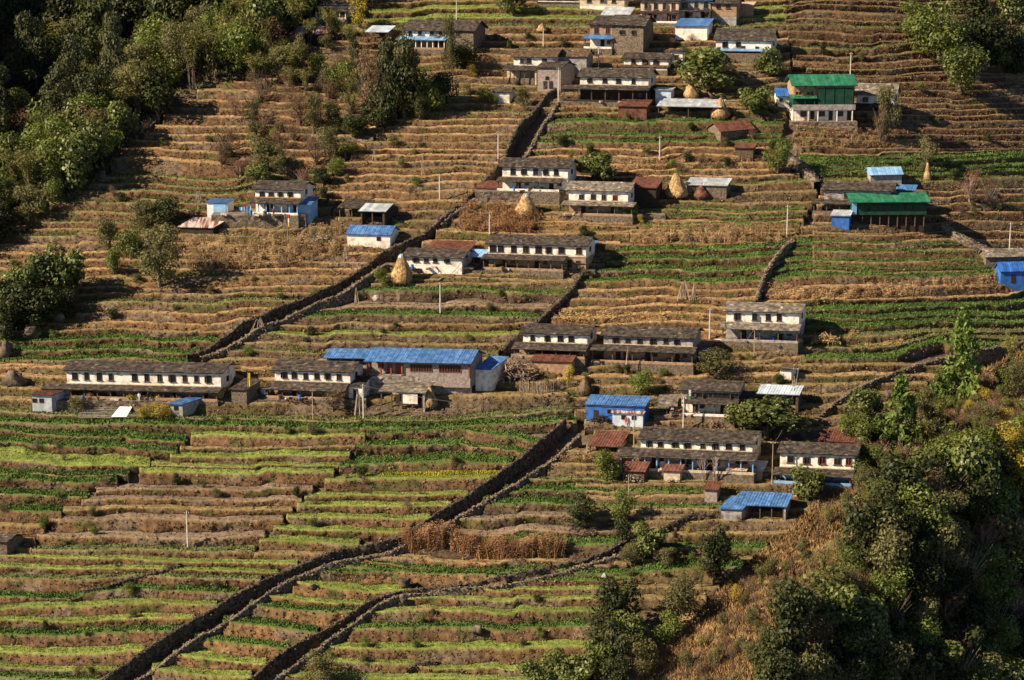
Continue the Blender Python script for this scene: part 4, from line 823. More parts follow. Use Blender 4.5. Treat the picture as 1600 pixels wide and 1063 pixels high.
S('pale-roofed hut half hidden in the forest at the top left', 366, 415, 12, 22, 30, D=4, wall='wood', roof='peach', kind='sheet', style='lean')
S('tiny grey-roofed hut in the field left of the upper stairway', 772, 796, 137, 145, 157, D=3, wall='white', roof='slate', style='gable', shear=18)
S('two-storey stone tower house left of the upper stairway top', 840, 876, 97, 107, 139, D=6, wall='brick', roof='slate', style='gable', shear=24, wins=[855], doors=[852, 861], name='stone_house', cat='house')
S('brown thatched back wing of the old farmhouse', 862, 916, 77, 89, 112, D=5, wall='greywall', roof='thatch_roof', style='gable')
S('stone hut at the left edge of the lower terraces', -14, 12, 838, 848, 866, D=4, wall='stone', roof='slate', style='gable', shear=22)
S('strong blue cabin at the right edge of the green terraces', 1563, 1625, 411, 425, 443, D=3.5, wall='blue_strong', roof='blue_strong', kind='sheet', style='gable', yaw=-6, shear=0, doors=[1583])
S('stone hut with a straw-coloured slate roof behind the strong blue cabin', 1540, 1610, 390, 403, 416, D=4, wall='stone', roof='slate_pale', style='gable', yaw=-6, shear=0)
S('dark red low roof right behind the blue-walled farmhouse', 1300, 1350, 690, 704, 712, D=5, wall='wood', roof='rust', kind='sheet', style='lean')
S('brown rusty roof above the farmhouse at the edge of the spur', 1279, 1340, 677, 690, 697, D=4, wall='wood', roof='rust', kind='sheet', style='lean')
S('small blue-walled shed with a grey roof below the green-roofed lodge at right', 1299, 1326, 329, 337, 353, D=2.5, wall='blue_strong', roof='metal', kind='sheet', style='lean')
S('blue and white pyramid-roofed hut behind the right-hand lodge', 1360, 1410, 263, 275, 285, D=5, wall='greywall', roof='blue_pale', kind='sheet', style='gable', yaw=-8, shear=4)
S('blue awning shed between the slate house and the long green roof', 1353, 1426, 291, 296, 311, D=2.5, wall='white', roof='blue_sheet', kind='sheet', style='lean', open_=True)
S('narrow lean-to with a pale roof edge left of the motorbike yard', 1030, 1056, 622, 636, 650, D=4, wall='wood', roof='slate_pale', style='lean', open_=True, yaw=-4)
S('slate-roofed lean-to on the right of the eight-window farmhouse', 884, 912, 404, 412, 421, z='middle', D=3, wall='white', roof='slate', style='lean', doors=[897])
S('small blue-roofed porch joined to the eight-window farmhouse', 894, 926, 378, 385, 395, D=3, wall='darkwood', roof='blue_sheet', kind='sheet', style='lean', open_=True)
S('lean-to with a grey door in the walled haystack yard', 696, 724, 403, 406, 424, D=3, wall='greywall', roof='metal', kind='sheet', style='flat', doors=[713])
S('blue-roofed end room in the haystack yard', 728, 754, 395, 401, 413, D=3, wall='darkwood', roof='blue_pale', kind='sheet', style='lean', open_=True)
S('small slate lean-to between the thatch-brown house and the stone tower house', 786, 838, 104, 110, 128, D=3, wall='cream', roof='slate', style='lean', open_=True, posts=4)
S('dark plank shed right of the motorbike yard house', 1150, 1172, 618, 625, 646, D=3, wall='wood', roof='slate', style='lean')
S('brown thatched pen left of the scalloped farmhouse', 942, 966, 716, 722, 736, D=3, wall='wood', roof='thatch_roof', style='lean', open_=True)
S('grey plank shed below the stone barn', 1148, 1176, 226, 231, 243, D=2.5, wall='wood', roof='rust', kind='sheet', style='lean')
S('pale lean-to beside the brown-walled six-window farmhouse', 1082, 1104, 541, 548, 564, z='six', D=3, wall='greywall', roof='slate_pale', style='lean', doors=[1092])
S('mossy slate lean-to at the right of the second white farmhouse', 545, 566, 592, 603, 622, z='second', D=3.5, wall='white', roof='slate', style='lean', doors=[556])
S('low brown-roofed hut in the bushes left of the topmost dark house', 1150, 1174, 4, 10, 20, D=3, wall='ochre', roof='peach', kind='sheet', style='lean')

# long blue-roofed school ------------------------------------------------------
b = B_('school_building', 'long grey block school building with a blue metal roof and red-framed windows', 'school', 575, 735, 586, z='school', yaw=5, shear=14)
U, W = b.U, b.W; we = W(565, -.6)+.2; wr = limit(W(545, 3), we, 3); L = b.L
b.gwall('wall', U(631), L, 0, 6.5, -2, we, wr-.15, 'brick'); b.box('entrance_wall', .1, U(630.9), 1.6, 6.4, -2, we-.1, 'brick'); b.box('porch_floor', 0, U(630.8), 0, 1.59, -2, .08, 'brick')
b.roof('roof', 0, L, 0, 6.5, we, wr, 'blue_sheet', kind='sheet', ov=.8, og=.5)
for x in (577, 595, 611, 629, 734): b.post(U(x), -.16 if x > 620 else .12, -.05, we-.2, r=.13, mt='redwood', name='red_post')
for x0, x1, n in ((642, 675, 6), (687, 720, 6)):
    w0, w1 = W(578.5, 0), W(568, 0); b.window((U(x0)+U(x1))/2, w0, w1, U(x1)-U(x0), frame='redwood', bars=7)
b.window(U(590), 1.0, 1.9, .9, v=1.6, frame='redwood', bars=1); 
for x in (604, 618): b.box('door', U(x)-.5, U(x)+.5, 1.5, 1.59, .09, 2.0, 'redwood')
b2 = B_('school_wing', 'left wing of the school with a lower blue roof and a dark open front', 'school', 511, 573, 572, Y=float(b.P[1])+3.5, yaw=3, shear=15)
we2 = b2.W(560, -.5)+.1; b2.gwall('wall', 0, b2.L, 0, 5, -4, we2, limit(b2.W(546, 2.5), we2, 2.5)-.1, 'greywall'); b2.roof('roof', 0, b2.L+1.5, 0, 5, we2, limit(b2.W(546, 2.5), we2, 2.5), 'blue_sheet', kind='sheet', ov=.6)
for i in range(3): b2.box('shade_panel', .4+i*2.4, 2.3+i*2.4, -.05, -.004, .3, we2-.25, 'pane')  # dark panels on the front wall stand in for the shaded interior
S('blue-roofed annex at the right end of the school above dark stone', 743, 768, 567, 577, 603, D=5, wall='white', roof='blue_sheet', kind='sheet', style='lean', shear=26)

# green-roofed lodge, top right -------------------------------------------------
b = B_('lodge', 'three-storey lodge with a bright green metal roof, dark green balcony and white ground floor', 'lodge', 1240, 1334, 190, z='lodge', yaw=-2, shear=-4)
U, W = b.U, b.W; L = b.L; D = 7; w1 = W(171, 0); w2 = W(153, 0); we = W(134, -.6); wr = limit(W(118, 3.5), we, 3.5)
b.box('ground_floor_wall', 0, L, 1.2, D, -2.5, w1, 'white'); b.box('balcony_slab', -.3, L+.3, -.1, 1.19, w1-.15, w1+.05, 'greywall'); b.box('balcony_parapet', -.3, L+.3, -.1, .0, w1+.052, w1+1.0, 'greywall')
b.box('middle_floor_wall', .02, L-.02, 1.25, D-.02, w1+.002, w2, 'green_dark'); b.gwall('upper_floor_wall', 0, L, .9, D, w2+.002, we, wr-.15, 'ochre')
b.roof('roof', 0, L, .2, D, we, wr, 'green_sheet', kind='sheet', ov=.5, og=.7); b.lean('balcony_roof', -.9, U(1276), -.3, 1.2, W(154, 0), W(148, 1), 'green_sheet', kind='sheet')
for i in range(7): b.post(.3+(L-.6)*i/6, .05, w1+1.0, we-.1, r=.07, mt='green_dark')
b.box('green_screen', U(1278), L, .06, .12, w1+1.002, we-.7, 'green_dark')
for x in (1257, 1286, 1315): b.window(U(x), .95, 2.0, 1.2, v=1.2, frame='redwood', bars=1)
for x in (1271, 1300, 1329): b.box('door', U(x)-.45, U(x)+.45, 1.12, 1.197, .05, 2.1, 'darkwood')
for x in (1243, 1263, 1278, 1308, 1332): b.post(U(x), .1, .03, w1-.151, r=.09, mt='white', name='column')
for x in (1248, 1266, 1284, 1302, 1320): b.window(U(x), w2+.5, w2+1.2, 1.4, v=.9, frame='orange', bars=1)
S('small blue-roofed cabin attached left of the green-roofed lodge', 1214, 1236, 136, 151, 166, D=3.2, wall='white', roof='blue_strong', kind='sheet', style='gable', yaw=-4, shear=0, wins=[1220])
# dark green lodge, right -------------------------------------------------------
b = B_('green_lodge', 'dark green two-storey lodge under a long green metal roof, right of centre', 'lodge', 1332, 1449, 352, yaw=-2, shear=-6)
U, W = b.U, b.W; L = b.L; we = W(317, -.5)+.1; wr = limit(W(303.5, 3), we, 3); w1 = W(337, 0)
b.gwall('upper_wall', 0, L, .5, 6, w1, we, wr-.15, 'green_dark'); b.box('lower_wall', .1, L-.1, 1.6, 5.9, -2, w1-.002, 'darkwood'); b.roof('roof', 0, L, .3, 6.2, we, wr, 'green_sheet', kind='sheet', ov=.7)
b.box('blue_side_panel', -.1, .85, .35, .44, w1+.1, we-.3, 'blue_pale')
for i in range(9): b.post(.4+(L-.8)*i/8, .8, -.5, w1-.003, r=.08, mt='wood')
for x in (1350, 1365, 1377, 1388, 1409, 1421, 1433, 1443): b.window(U(x), w1+1.0, w1+1.75, .9, v=.5, frame='wood', bars=1)

# ------------------------------------------------------------------ haystacks
def haystack(label, x, yt, yb, w, cap=None, z=None, seed=0, pole=True, mt='straw'):
    P = (atZ(x, yb, YARDS[z]) if z else onG0(x, yb, -.3)); P = np.array(P).reshape(3); m = mpp_at(P); h = (yb-yt)*m; r = w*m*.5
    e = empty('haystack', P, label, 'haystack', 'haystacks of the village')
    prof = [(0, .86), (.05, .97), (.14, 1.0), (.28, .90), (.43, .72), (.58, .56), (.72, .43), (.86, .30), (.96, .16), (1.0, .03)]
    n = 26; A = []; lx_ = random.Random(seed).uniform(-.07, .07)
    for i, (a, q) in enumerate(prof):
        th = np.arange(n)*2*np.pi/n; rr = r*q*(1+.16*vn(th*1.6, a*3, seed, 7)+.05*rng.standard_normal(n)); A.append(np.stack([rr*np.cos(th)+lx_*a*a*h, rr*np.sin(th), np.full(n, a*h)+.05*rng.standard_normal(n)], 1))
    A = np.array(A); F = []
    for i in range(len(prof)-1):
        for k in range(n): F.append((i*n+k, i*n+(k+1) % n, (i+1)*n+(k+1) % n, (i+1)*n+k))
    link('straw', mesh_np('straw', A.reshape(-1, 3), F, M[mt], var=.8+.4*rng.random(len(F))), e)
    # loose straw ends over the surface
    k = 900; a = rng.random(k); q = np.interp(a, [p[0] for p in prof], [p[1] for p in prof])*r; th = rng.random(k)*2*np.pi
    c = np.stack([q*np.cos(th), q*np.sin(th), a*h], 1); d = np.stack([np.cos(th)*.16, np.sin(th)*.16, -.35+0*th], 1); s = np.stack([-np.sin(th)*.05, np.cos(th)*.05, 0*th], 1)
    o = link('loose_straw', mesh_np('loose_straw', np.stack([c-s, c+s, c+d*(.6+rng.random((k, 1)))], 1).reshape(-1, 3), np.arange(3*k).reshape(-1, 3), M[mt], var=.7+.6*rng.random(k)), e); o['kind'] = 'stuff'
    if pole: b = MB(); b.tube([(0, 0, h*.9), (.03, 0, h*1.08)], [.06, .04], 5); b.build('centre_pole', M['wood'], e)
    if cap:
        b = MB(); b.tube([(0, 0, h*.86), (0, 0, h*.95), (0, 0, h*1.0)], [r*.3, r*.2, r*.05], 8); b.build('cap_cover', M[cap], e)
haystack('blue-capped haystack on the ledge below the five-window farmhouse', 822, 302, 334, 37, 'blue_pale', seed=1)
haystack('tall bell-shaped haystack with a blue tip in the walled yard by the stairway', 627, 396, 440, 35, 'blue_pale', seed=2)
haystack('big rounded haystack left of the long grey metal roof', 1057, 270, 306, 36, seed=3)
haystack('topmost bell-shaped haystack behind the long white metal roof', 1080, 127, 153, 24, seed=4)
haystack('broad haystack at the right end of the long white metal roof', 1125, 153, 183, 29, seed=5)
haystack('bottle-shaped haystack at the right of the low slate shed below the school', 671, 604, 633, 26, seed=6)
haystack('small slim haystack on the green terraces at the upper right', 1449, 254, 279, 12, seed=7)
haystack('small haystack with a blue cap by the dark end wall of the top hamlet', 1019, 109, 131, 11, 'blue_pale', seed=8)
haystack('tiny golden straw heap on the ledge left of the dark stone house', 847, 37, 47, 17, seed=9, pole=False)
haystack('reddish brown heap of dry stalks before the long grey metal roof', 1096, 287, 307, 26, seed=10, pole=False, mt='rust')
haystack('cream straw bundle on top of the little grey hut roof', 1229, 492, 509, 13, seed=11, pole=False)
haystack('brown round heap of dry leaves beside the six-window house', 914, 590, 612, 28, seed=12, pole=False, mt='thatch_roof')

# ------------------------------------------------------------------ utility poles and wires
def pole(label, x, yt, yb, r=.13, lean=0.0, m='concrete', full=False):
    P = np.array(onG0(x, yb, -.5)).reshape(3); h = (yb-yt)*mpp_at(P)/math.cos(.2)
    e = empty('utility_pole', P, label, 'pole', 'utility poles')
    b = MB(); b.tube([(0, 0, -1), (lean*h*.5, 0, h*.5), (lean*h, 0, h)], [r*1.15, r, r*.7], 7); b.build('shaft', M[m], e)
    b = MB(); b.box(-.45, .45, -.06, .06, h-.45, h-.35); b.build('crossarm', M['wood'], e)
    for s_ in (-.35, .35): b = MB(); b.tube([(s_, 0, h-.35), (s_, 0, h-.2)], [.05, .04], 6); b.build('insulator', M['white'], e)
    return P+np.array([lean*h, 0, h-.2])
PT = {}
for k, lb, *a in (('a', 'white pole in the gravelly terraces left of the dark wall', 688, 441, 493), ('b', 'pole on the straw terraces left of the upper stairway', 687, 272, 313), ('c', 'pole beside the bend of the upper stairway', 778.5, 206, 249),
  ('d', 'pole in the green terraces right of the upper stairway', 1030.5, 213, 252), ('e', 'lone white pole standing in the brown lower terraces', 293.5, 797, 854), ('f', 'thick white pole right of the second white farmhouse', 568, 600, 655),
  ('g', 'pole at the edge of the straw field left of the grey farmhouse', 1108.5, 481, 532), ('h', 'pole on the green terraces left of the right-hand lodge', 1229.5, 321, 371), ('i', 'pole above the strong blue cabin at the right edge', 1577, 348, 393),
  ('j', 'white pole in front of the topmost dark stone house', 935, 73, 108), ('k', 'short pole left of the topmost dark stone house', 849, 45, 77), ('l', 'pole in the orange millet of the middle hamlet', 765, 331, 370),
  ('m', 'pole on the dark terraces above the green-roofed lodge', 1328.5, 83, 119), ('n', 'pole among the green beds at the very top', 713.5, 1, 32), ('o', 'pole at the head of the upper stairway', 872.5, 107, 160),
  ('p', 'tall pole in front of the house with the motorbike yard', 1067.5, 619, 671), ('q', 'thin tall pole rising beside the open dark red shed', 990, 645, 722), ('r', 'thin wooden pole before the second white farmhouse', 489, 607, 656),
  ('s', 'leaning pole by the dark grass ledge at right', 1242, 574, 612), ('t', 'wooden pole left of the blue-walled farmhouse', 1206, 688, 760), ('u', 'thin pole in the vegetable beds below the firewood hut', 982, 740, 786), ('v', 'stout short post at the yard of the dark lower lodge', 1178, 512, 560)):
    thin = k in 'qrstuv'; PT[k] = pole(lb, *a, r=.08 if thin else .13, m='palewood' if thin else 'concrete', lean=.12 if k == 's' else 0)
def wire(a, b, sag, label):
    for d in (0,):
        pts = [tuple(a+(b-a)*t+np.array([0, 0, -sag*4*t*(1-t)])) for t in np.linspace(0, 1, 14)]
        mb = MB(); mb.tube(pts, [.045]*14, 4); tag(mb.build('power_line', M['wire']), label, 'wire', 'power lines')
for a, b_, s_, lb in (('b', 'c', 1.0, 'power line beside the upper stairway bend'), ('b', 'l', 2.5, 'power line falling towards the orange millet'), ('l', 'a', 2, 'power line crossing the middle hamlet down to the gravel terraces'), ('g', 's', 3, 'power line dropping past the grey farmhouse'),
  ('s', 't', 3, 'power line above the big-leaved tree at right'), ('f', 'p', 3, 'power line from the second farmhouse towards the motorbike yard'), ('o', 'j', .6, 'short power line at the top of the stairway'), ('c', 'o', 1.2, 'power line along the top of the upper stairway'), ('p', 'v', 1.5, 'power line above the terrace house')):
    wire(PT[a], PT[b_], s_, lb)
# prayer flag poles and banners
def flag(label, x, yt, yb, cols):
    P = np.array(onG0(x, yb, 0)).reshape(3); h = (yb-yt)*mpp_at(P); e = empty('flag_pole', P, label, 'flag'); b = MB(); b.tube([(0, 0, -1), (0, 0, h)], [.06, .035], 6); b.build('mast', M['palewood'], e)
    for i, c in enumerate(cols):
        z1 = h*(.97-i*.24); z0 = z1-h*.23; b = MB()
        for j in range(4):
            u0, u1 = .05+.13*j, .05+.13*(j+1); f = .05*math.sin(j*2), .05*math.sin((j+1)*2)
            b.hexa([(u0, f[0], z0), (u1, f[1], z0), (u1, f[1]+.02, z0), (u0, f[0]+.02, z0)], [(u0, f[0], z1), (u1, f[1], z1), (u1, f[1]+.02, z1), (u0, f[0]+.02, z1)])
        b.build('banner', M[c], e)
flag('pole with red, white and yellow banner before the scalloped farmhouse', 1116, 672, 712, ['red', 'whitecloth', 'yellow'])
flag('pole with a yellow and red banner below the blue-tarpaulin farmhouse', 449, 334, 361, ['red', 'whitecloth', 'yellow'])
flag('pole with a pale yellow banner right of the long farmhouse', 388, 580, 627, ['yellow', 'yellow'])
flag('pole with a pale green banner before the terrace house', 1075, 607, 648, ['whitecloth', 'teal'])
flag('pole with a yellow banner beside the forest edge at the top left', 464, -5, 27, ['yellow', 'red'])

ORD = 'leftmost,second,third,fourth,fifth,sixth,seventh,eighth,ninth,tenth,eleventh,twelfth,thirteenth,fourteenth,fifteenth,sixteenth,seventeenth,eighteenth,nineteenth,twentieth'.split(',')
def relabel(items):
    """items: (object, x, one, many, where); gives each of several alike things its own place from the left"""
    d = {}
    for it in items: d.setdefault((it[2], it[4]), []).append(it)
    for (one, wh), L in d.items():
        if len(L) == 1: L[0][0]['label'] = f'{one} {wh}'; continue
        L.sort(key=lambda i: i[1])
        for k, it in enumerate(L):
            if k == 0: q = 'leftmost'
            elif k == len(L)-1: q = 'rightmost'
            elif k < len(ORD): q = ORD[k]+' from left'
            else: q = ORD[len(L)-1-k]+' from right' if len(L)-1-k < len(ORD) else 'middle one'
            it[0]['label'] = f'{q} of the {it[3]} {wh}'
# ------------------------------------------------------------------ laundry, tarps, firewood, pots, people
def px_on(x, y, z=None): return np.array(atZ(x, y, YARDS[z]) if z else onG0(x, y, 0)).reshape(3)
LI_ = []
def laundry(x0, x1, y, z, cols, n, label):
    a, b_ = px_on(x0, y, z), px_on(x1, y, z); d = (b_-a)/n; tops = []
    for i in range(n):
        if rng.random() < .15: continue
        p = a+d*(i+.5*rng.random()); w = .5+.4*rng.random(); h = .5+.6*rng.random(); zt = p[2]+1.5; mb = MB()
        for j in range(3):
            u0, u1 = w*j/3, w*(j+1)/3; f0, f1 = .05*math.sin(j*2+i), .05*math.sin((j+1)*2+i)
            mb.hexa([(u0, f0*2, -h), (u1, f1*2, -h), (u1, f1*2+.02, -h), (u0, f0*2+.02, -h)], [(u0, f0, 0), (u1, f1, 0), (u1, f1+.02, 0), (u0, f0+.02, 0)])
        c = cols[i % len(cols)]; o = mb.build('hanging_cloth', M[c]); o.location = (p[0], p[1], zt)
        cn = {'red': 'red', 'whitecloth': 'white', 'pink': 'pink', 'dark': 'dark', 'blue_pale': 'light blue', 'yellow': 'yellow', 'teal': 'green', 'blue_strong': 'deep blue'}[c]; tag(o, label, 'laundry', label); LI_.append((o, p[0], cn+' cloth', cn+' cloths', 'in the '+label))
    mb = MB(); mb.tube([tuple(a+np.array([0, 0, 1.5])), tuple((a+b_)/2+np.array([0, 0, 1.44])), tuple(b_+np.array([0, 0, 1.5]))], [.02]*3, 4); tag(mb.build('clothes_line', M['wire']), 'clothes line for '+label, 'line')
laundry(270, 292, 621, 'long', ['red', 'dark', 'red', 'pink'], 7, 'longest farmhouse veranda laundry')
laundry(402, 420, 620, 'second', ['dark', 'pink', 'blue_pale', 'whitecloth', 'dark', 'dark'], 6, 'laundry left of the second white farmhouse')
laundry(374, 392, 335, 'blue', ['blue_pale', 'blue_strong'], 7, 'row left of the orange-banded farmhouse')
laundry(992, 1012, 158, 'top', ['blue_strong'], 6, 'topmost veranda laundry')
laundry(1030, 1042, 734, 'scallop', ['whitecloth', 'blue_pale'], 3, 'laundry on the scalloped farmhouse veranda')
laundry(1098, 1116, 735, 'scallop', ['red', 'dark', 'yellow'], 5, 'bright laundry near the banner pole')
def slab(name, x0, x1, yt, yb, mt, label, cat, Y=None, th=.06):
    P = np.array(onG0(x0, yb, 0)).reshape(3) if Y is None else np.array(atY(x0, yb, Y)).reshape(3)
    q = np.array(atY(x1, yt, P[1]+.5)).reshape(3)-P; mb = MB(); w = q[0]; h = max(q[2], .4)
    mb.hexa([(0, 0, 0), (w, 0, 0), (w, .5+th, 0), (0, .5+th, 0)], [(0, .4, h), (w, .4, h), (w, .5+th, h), (0, .5+th, h)]); o = mb.build(name, M[mt]); o.location = P; tag(o, label, cat); return o
ZL = YARDS['long']
for x0, x1, y0, y1, mt, lb in ((326, 347, 611, 621, 'blue_pale', 'light blue tarpaulin screen at the right of the long farmhouse veranda'), (245, 270, 610, 620, 'metal', 'pale corrugated screen in the long farmhouse veranda')):
    P = px_on(x0, y1, 'long'); m = mpp_at(P); mb = MB(); n = 9
    for i in range(n): f = .03*(i % 2); mb.box((x1-x0)*m*i/n, (x1-x0)*m*(i+1)/n, f, f+.04, 0, (y1-y0)*m*1.02)
    o = mb.build('screen', M[mt]); o.location = P+np.array([0, -.1, 0]); tag(o, lb, 'screen')
# flower pots in front of the long house
potm = [M['ochre'], M['teal'], M['white'], M['red'], M['blue_pale']]
PI_ = []
for i in range(26):
    x = 200+76*rng.random(); P = px_on(x, 624.5+1.2*rng.random(), 'long'); e = empty('flower_pot', P, ['brown pot of yellow', 'green pot of leafy green', 'white pot of reddish', 'red pot of bright green', 'pale blue pot of yellow'][i % 5]+' flowers in the row before the long farmhouse', 'flower pot', 'potted flowers before the long farmhouse'); q_ = ['brown pot|s of yellow flowers', 'green pot|s of leafy plants', 'white pot|s of reddish flowers', 'red pot|s of green plants', 'pale blue pot|s of yellow flowers'][i % 5]; PI_.append((e, x, q_.replace('|s', ''), q_.replace('|s', 's'), 'before the long farmhouse'))
    mb = MB(); mb.tube([(0, 0, 0), (0, 0, .35)], [.13, .2], 7); mb.build('pot', potm[i % 5], e)
    k = 22; c = rng.standard_normal((k, 3))*.16+np.array([0, 0, .65]); d = rng.standard_normal((k, 3))*.16; d2 = rng.standard_normal((k, 3))*.16
    link('flowers', mesh_np('flowers', np.stack([c-d, c+d, c+d2], 1).reshape(-1, 3), np.arange(3*k).reshape(-1, 3), LEAF[['Y', 'B', 'K', 'G', 'Y'][i % 5]], var=rng.random(k)), e)
relabel(PI_); relabel(LI_)
def heap(name, x, yb, w, h, mt, label, cat, z=None, stick=True, n=90, ln=1.0, up=.3, parts=None):
    P = px_on(x, yb, z); m = mpp_at(P); e = None; mb = MB(); W_, H_ = w*m, h*m
    for i in range(n):
        u = (rng.random()-.5)*W_; hh = H_*(1-(2*u/W_)**2)*rng.random(); v = (rng.random()-.5)*W_*.4; a = rng.random()*math.pi; t = (rng.random()-.3)*up*2; l = ln*(.5+rng.random())*.5
        d = Vector((math.cos(a)*math.cos(t), math.sin(a)*math.cos(t), math.sin(t)))*l; c = Vector((u, v, hh)); mb.tube([tuple(c-d), tuple(c+d)], [.05+.04*rng.random(), .04], 5, .6+.8*rng.random())
    o = mb.build(name, M[mt]); o.location = P; tag(o, label, cat, kind=None); return o
heap('brushwood_pile', 806, 590, 50, 34, 'brush', 'big tangled brushwood pile at the foot of the dark wall', 'brushwood', n=240, ln=2.2, up=.6)
heap('firewood_pile', 500, 378, 48, 12, 'palewood', 'low pile of reddish firewood left of the blue-roofed house', 'firewood', n=120, ln=.7)
heap('firewood_pile', 940, 658, 30, 10, 'darkwood', 'dark firewood heap in front of the bright blue shed', 'firewood', n=110, ln=.8, up=.1)
heap('firewood_pile', 990, 752, 30, 12, 'palewood', 'pale split logs stacked before the firewood hut', 'firewood', n=110, ln=.4, up=.05)
heap('firewood_pile', 1052, 752, 24, 6, 'palewood', 'low log stack before the smaller cream hut', 'firewood', n=60, ln=.4, up=.05)
heap('brushwood_pile', 1290, 534, 44, 14, 'straw', 'golden heap of straw and rice stalks right of the grey farmhouse', 'straw', n=160, ln=1.0, up=.7)
heap('stalk_pile', 520, 606, 90, 5, 'brush', 'thin sticks lying before the second farmhouse', 'sticks', n=50, ln=1.6)
heap('stalk_pile', 470, 627, 40, 8, 'rust', 'reddish drying plants in front of the second farmhouse', 'plants', n=110, ln=.6, up=.5)
def sticks(x, yb, w, h, n, label, z=None):
    P = px_on(x, yb, z); m = mpp_at(P); mb = MB()
    for i in range(n):
        u = (rng.random()-.5)*w*m; mb.tube([(u, .4*rng.standard_normal(), -.3), (u*.25+.1*rng.standard_normal(), 0, h*m*(.8+.3*rng.random()))], [.05, .03], 5, .7+.5*rng.random())
    o = mb.build('leaning_poles', M['palewood']); o.location = P; tag(o, label, 'poles', 'stacks of leaning poles')
sticks(1068, 466, 22, 26, 26, 'sheaf of long grey stalks standing in the straw terraces, left one'); sticks(1084, 466, 10, 24, 14, 'narrower sheaf of grey stalks beside the left sheaf')
sticks(541, 402, 14, 22, 9, 'poles leaning together left below the blue-roofed house'); sticks(556, 470, 12, 20, 9, 'bundle of poles at the stairway bend below the haystack yard'); sticks(660, 273, 10, 28, 6, 'tall thin poles leaning together on the straw terraces')
sticks(585, 250, 8, 14, 4, 'left short stake pair on the straw terraces'); sticks(620, 250, 8, 14, 4, 'right short stake pair on the straw terraces'); sticks(405, 517, 30, 20, 14, 'fan of long poles on the stairway wall left of the gravel terraces')
sticks(980, 580, 10, 36, 5, 'thick pale posts standing before the six-window house'); sticks(560, 646, 16, 34, 8, 'bundle of tall poles at the right corner of the second farmhouse'); sticks(1240, 622, 14, 34, 4, 'crossed poles above the big-leaved tree at right')
# stake fence of the round pen
e = empty('stake_fence', px_on(850, 612), 'curved fence of grey stakes below the dark red rusty shed', 'fence')
for i in range(34):
    a = i/33; x = 812+72*a; y = 606+7*math.sin(a*math.pi); P = px_on(x, y)-px_on(850, 612); b = MB(); b.tube([(P[0], P[1], -.6), (P[0]+.1*rng.standard_normal(), P[1], 1.7+.5*rng.random())], [.09, .06], 5); b.build('stake', M['brush'], e)
# cold frame under the long farmhouse
P = px_on(122, 655); e = empty('cold_frame', P, 'low slatted cold frame with one white sheet below the long farmhouse', 'cold frame')
m = mpp_at(P)
for i in range(7): b = MB(); b.box(0, 80*m-.3*i*0, i*.55, i*.55+.12, .3+.13*i, .36+.13*i); b.build('slat', M['greywall'], e)
b = MB(); b.hexa([(52*m, 0, .40), (76*m, 0, .40), (80*m, 3.6, 1.26), (60*m, 3.6, 1.26)], [(52*m, 0, .45), (76*m, 0, .45), (80*m, 3.6, 1.31), (60*m, 3.6, 1.31)]); b.build('white_sheet', M['whitecloth'], e)
# boulders
def boulder(x, yb, w, h, label, mt='rock', seed=0):
    P = px_on(x, yb); m = mpp_at(P); n = 14; A = []
    for i in range(9):
        f = math.pi*i/8
        for k in range(n):
            a = 2*math.pi*k/n; d = np.array([math.sin(f)*math.cos(a), math.sin(f)*math.sin(a), math.cos(f)]); r = .8+.5*vn(*(d*1.5), seed)+.25*vn(*(d*4), seed+1); d = np.sign(d)*np.abs(d)**.8; A.append(d*r*np.array([w*m*.5, w*m*.35, h*m*.62])+np.array([0, 0, h*m*.25]))
    F = [(i*n+k, (i+1)*n+k, (i+1)*n+(k+1) % n, i*n+(k+1) % n) for i in range(8) for k in range(n)]
    o = link('boulder', mesh_np('boulder', A, F, M[mt], var=.8+.4*rng.random(len(F)))); o.location = P; tag(o, label, 'boulder', 'boulders')
boulder(52, 524, 32, 24, 'large grey boulder at the left edge of the brown slope', seed=1); boulder(90, 497, 36, 22, 'brown pointed boulder above the large grey one', seed=2); boulder(588, 468, 11, 8, 'pale rock in the gravelly terrace', 'greywall', 3)
boulder(632, 913, 24, 12, 'brown bush-like boulder on the wedge terraces', seed=4); boulder(158, 276, 22, 12, 'pale rock at the forest edge', seed=5); boulder(10, 552, 26, 22, 'brown boulder at the left margin beside the green rows', seed=6)
boulder(488, 918, 16, 10, 'pale rock in the wedge terrace bank', seed=7); boulder(630, 941, 14, 14, 'grey rock at the foot of the lowest path wall', seed=8); boulder(945, 903, 9, 9, 'small pale rock beside the lowest path', 'greywall', 9)
boulder(745, 988, 20, 14, 'dark rock face in the lowest right bank', seed=10); boulder(1390, 618, 20, 10, 'flat rock on the near spur', seed=11); boulder(22, 600, 30, 22, 'dark boulder left of the long farmhouse', seed=12)

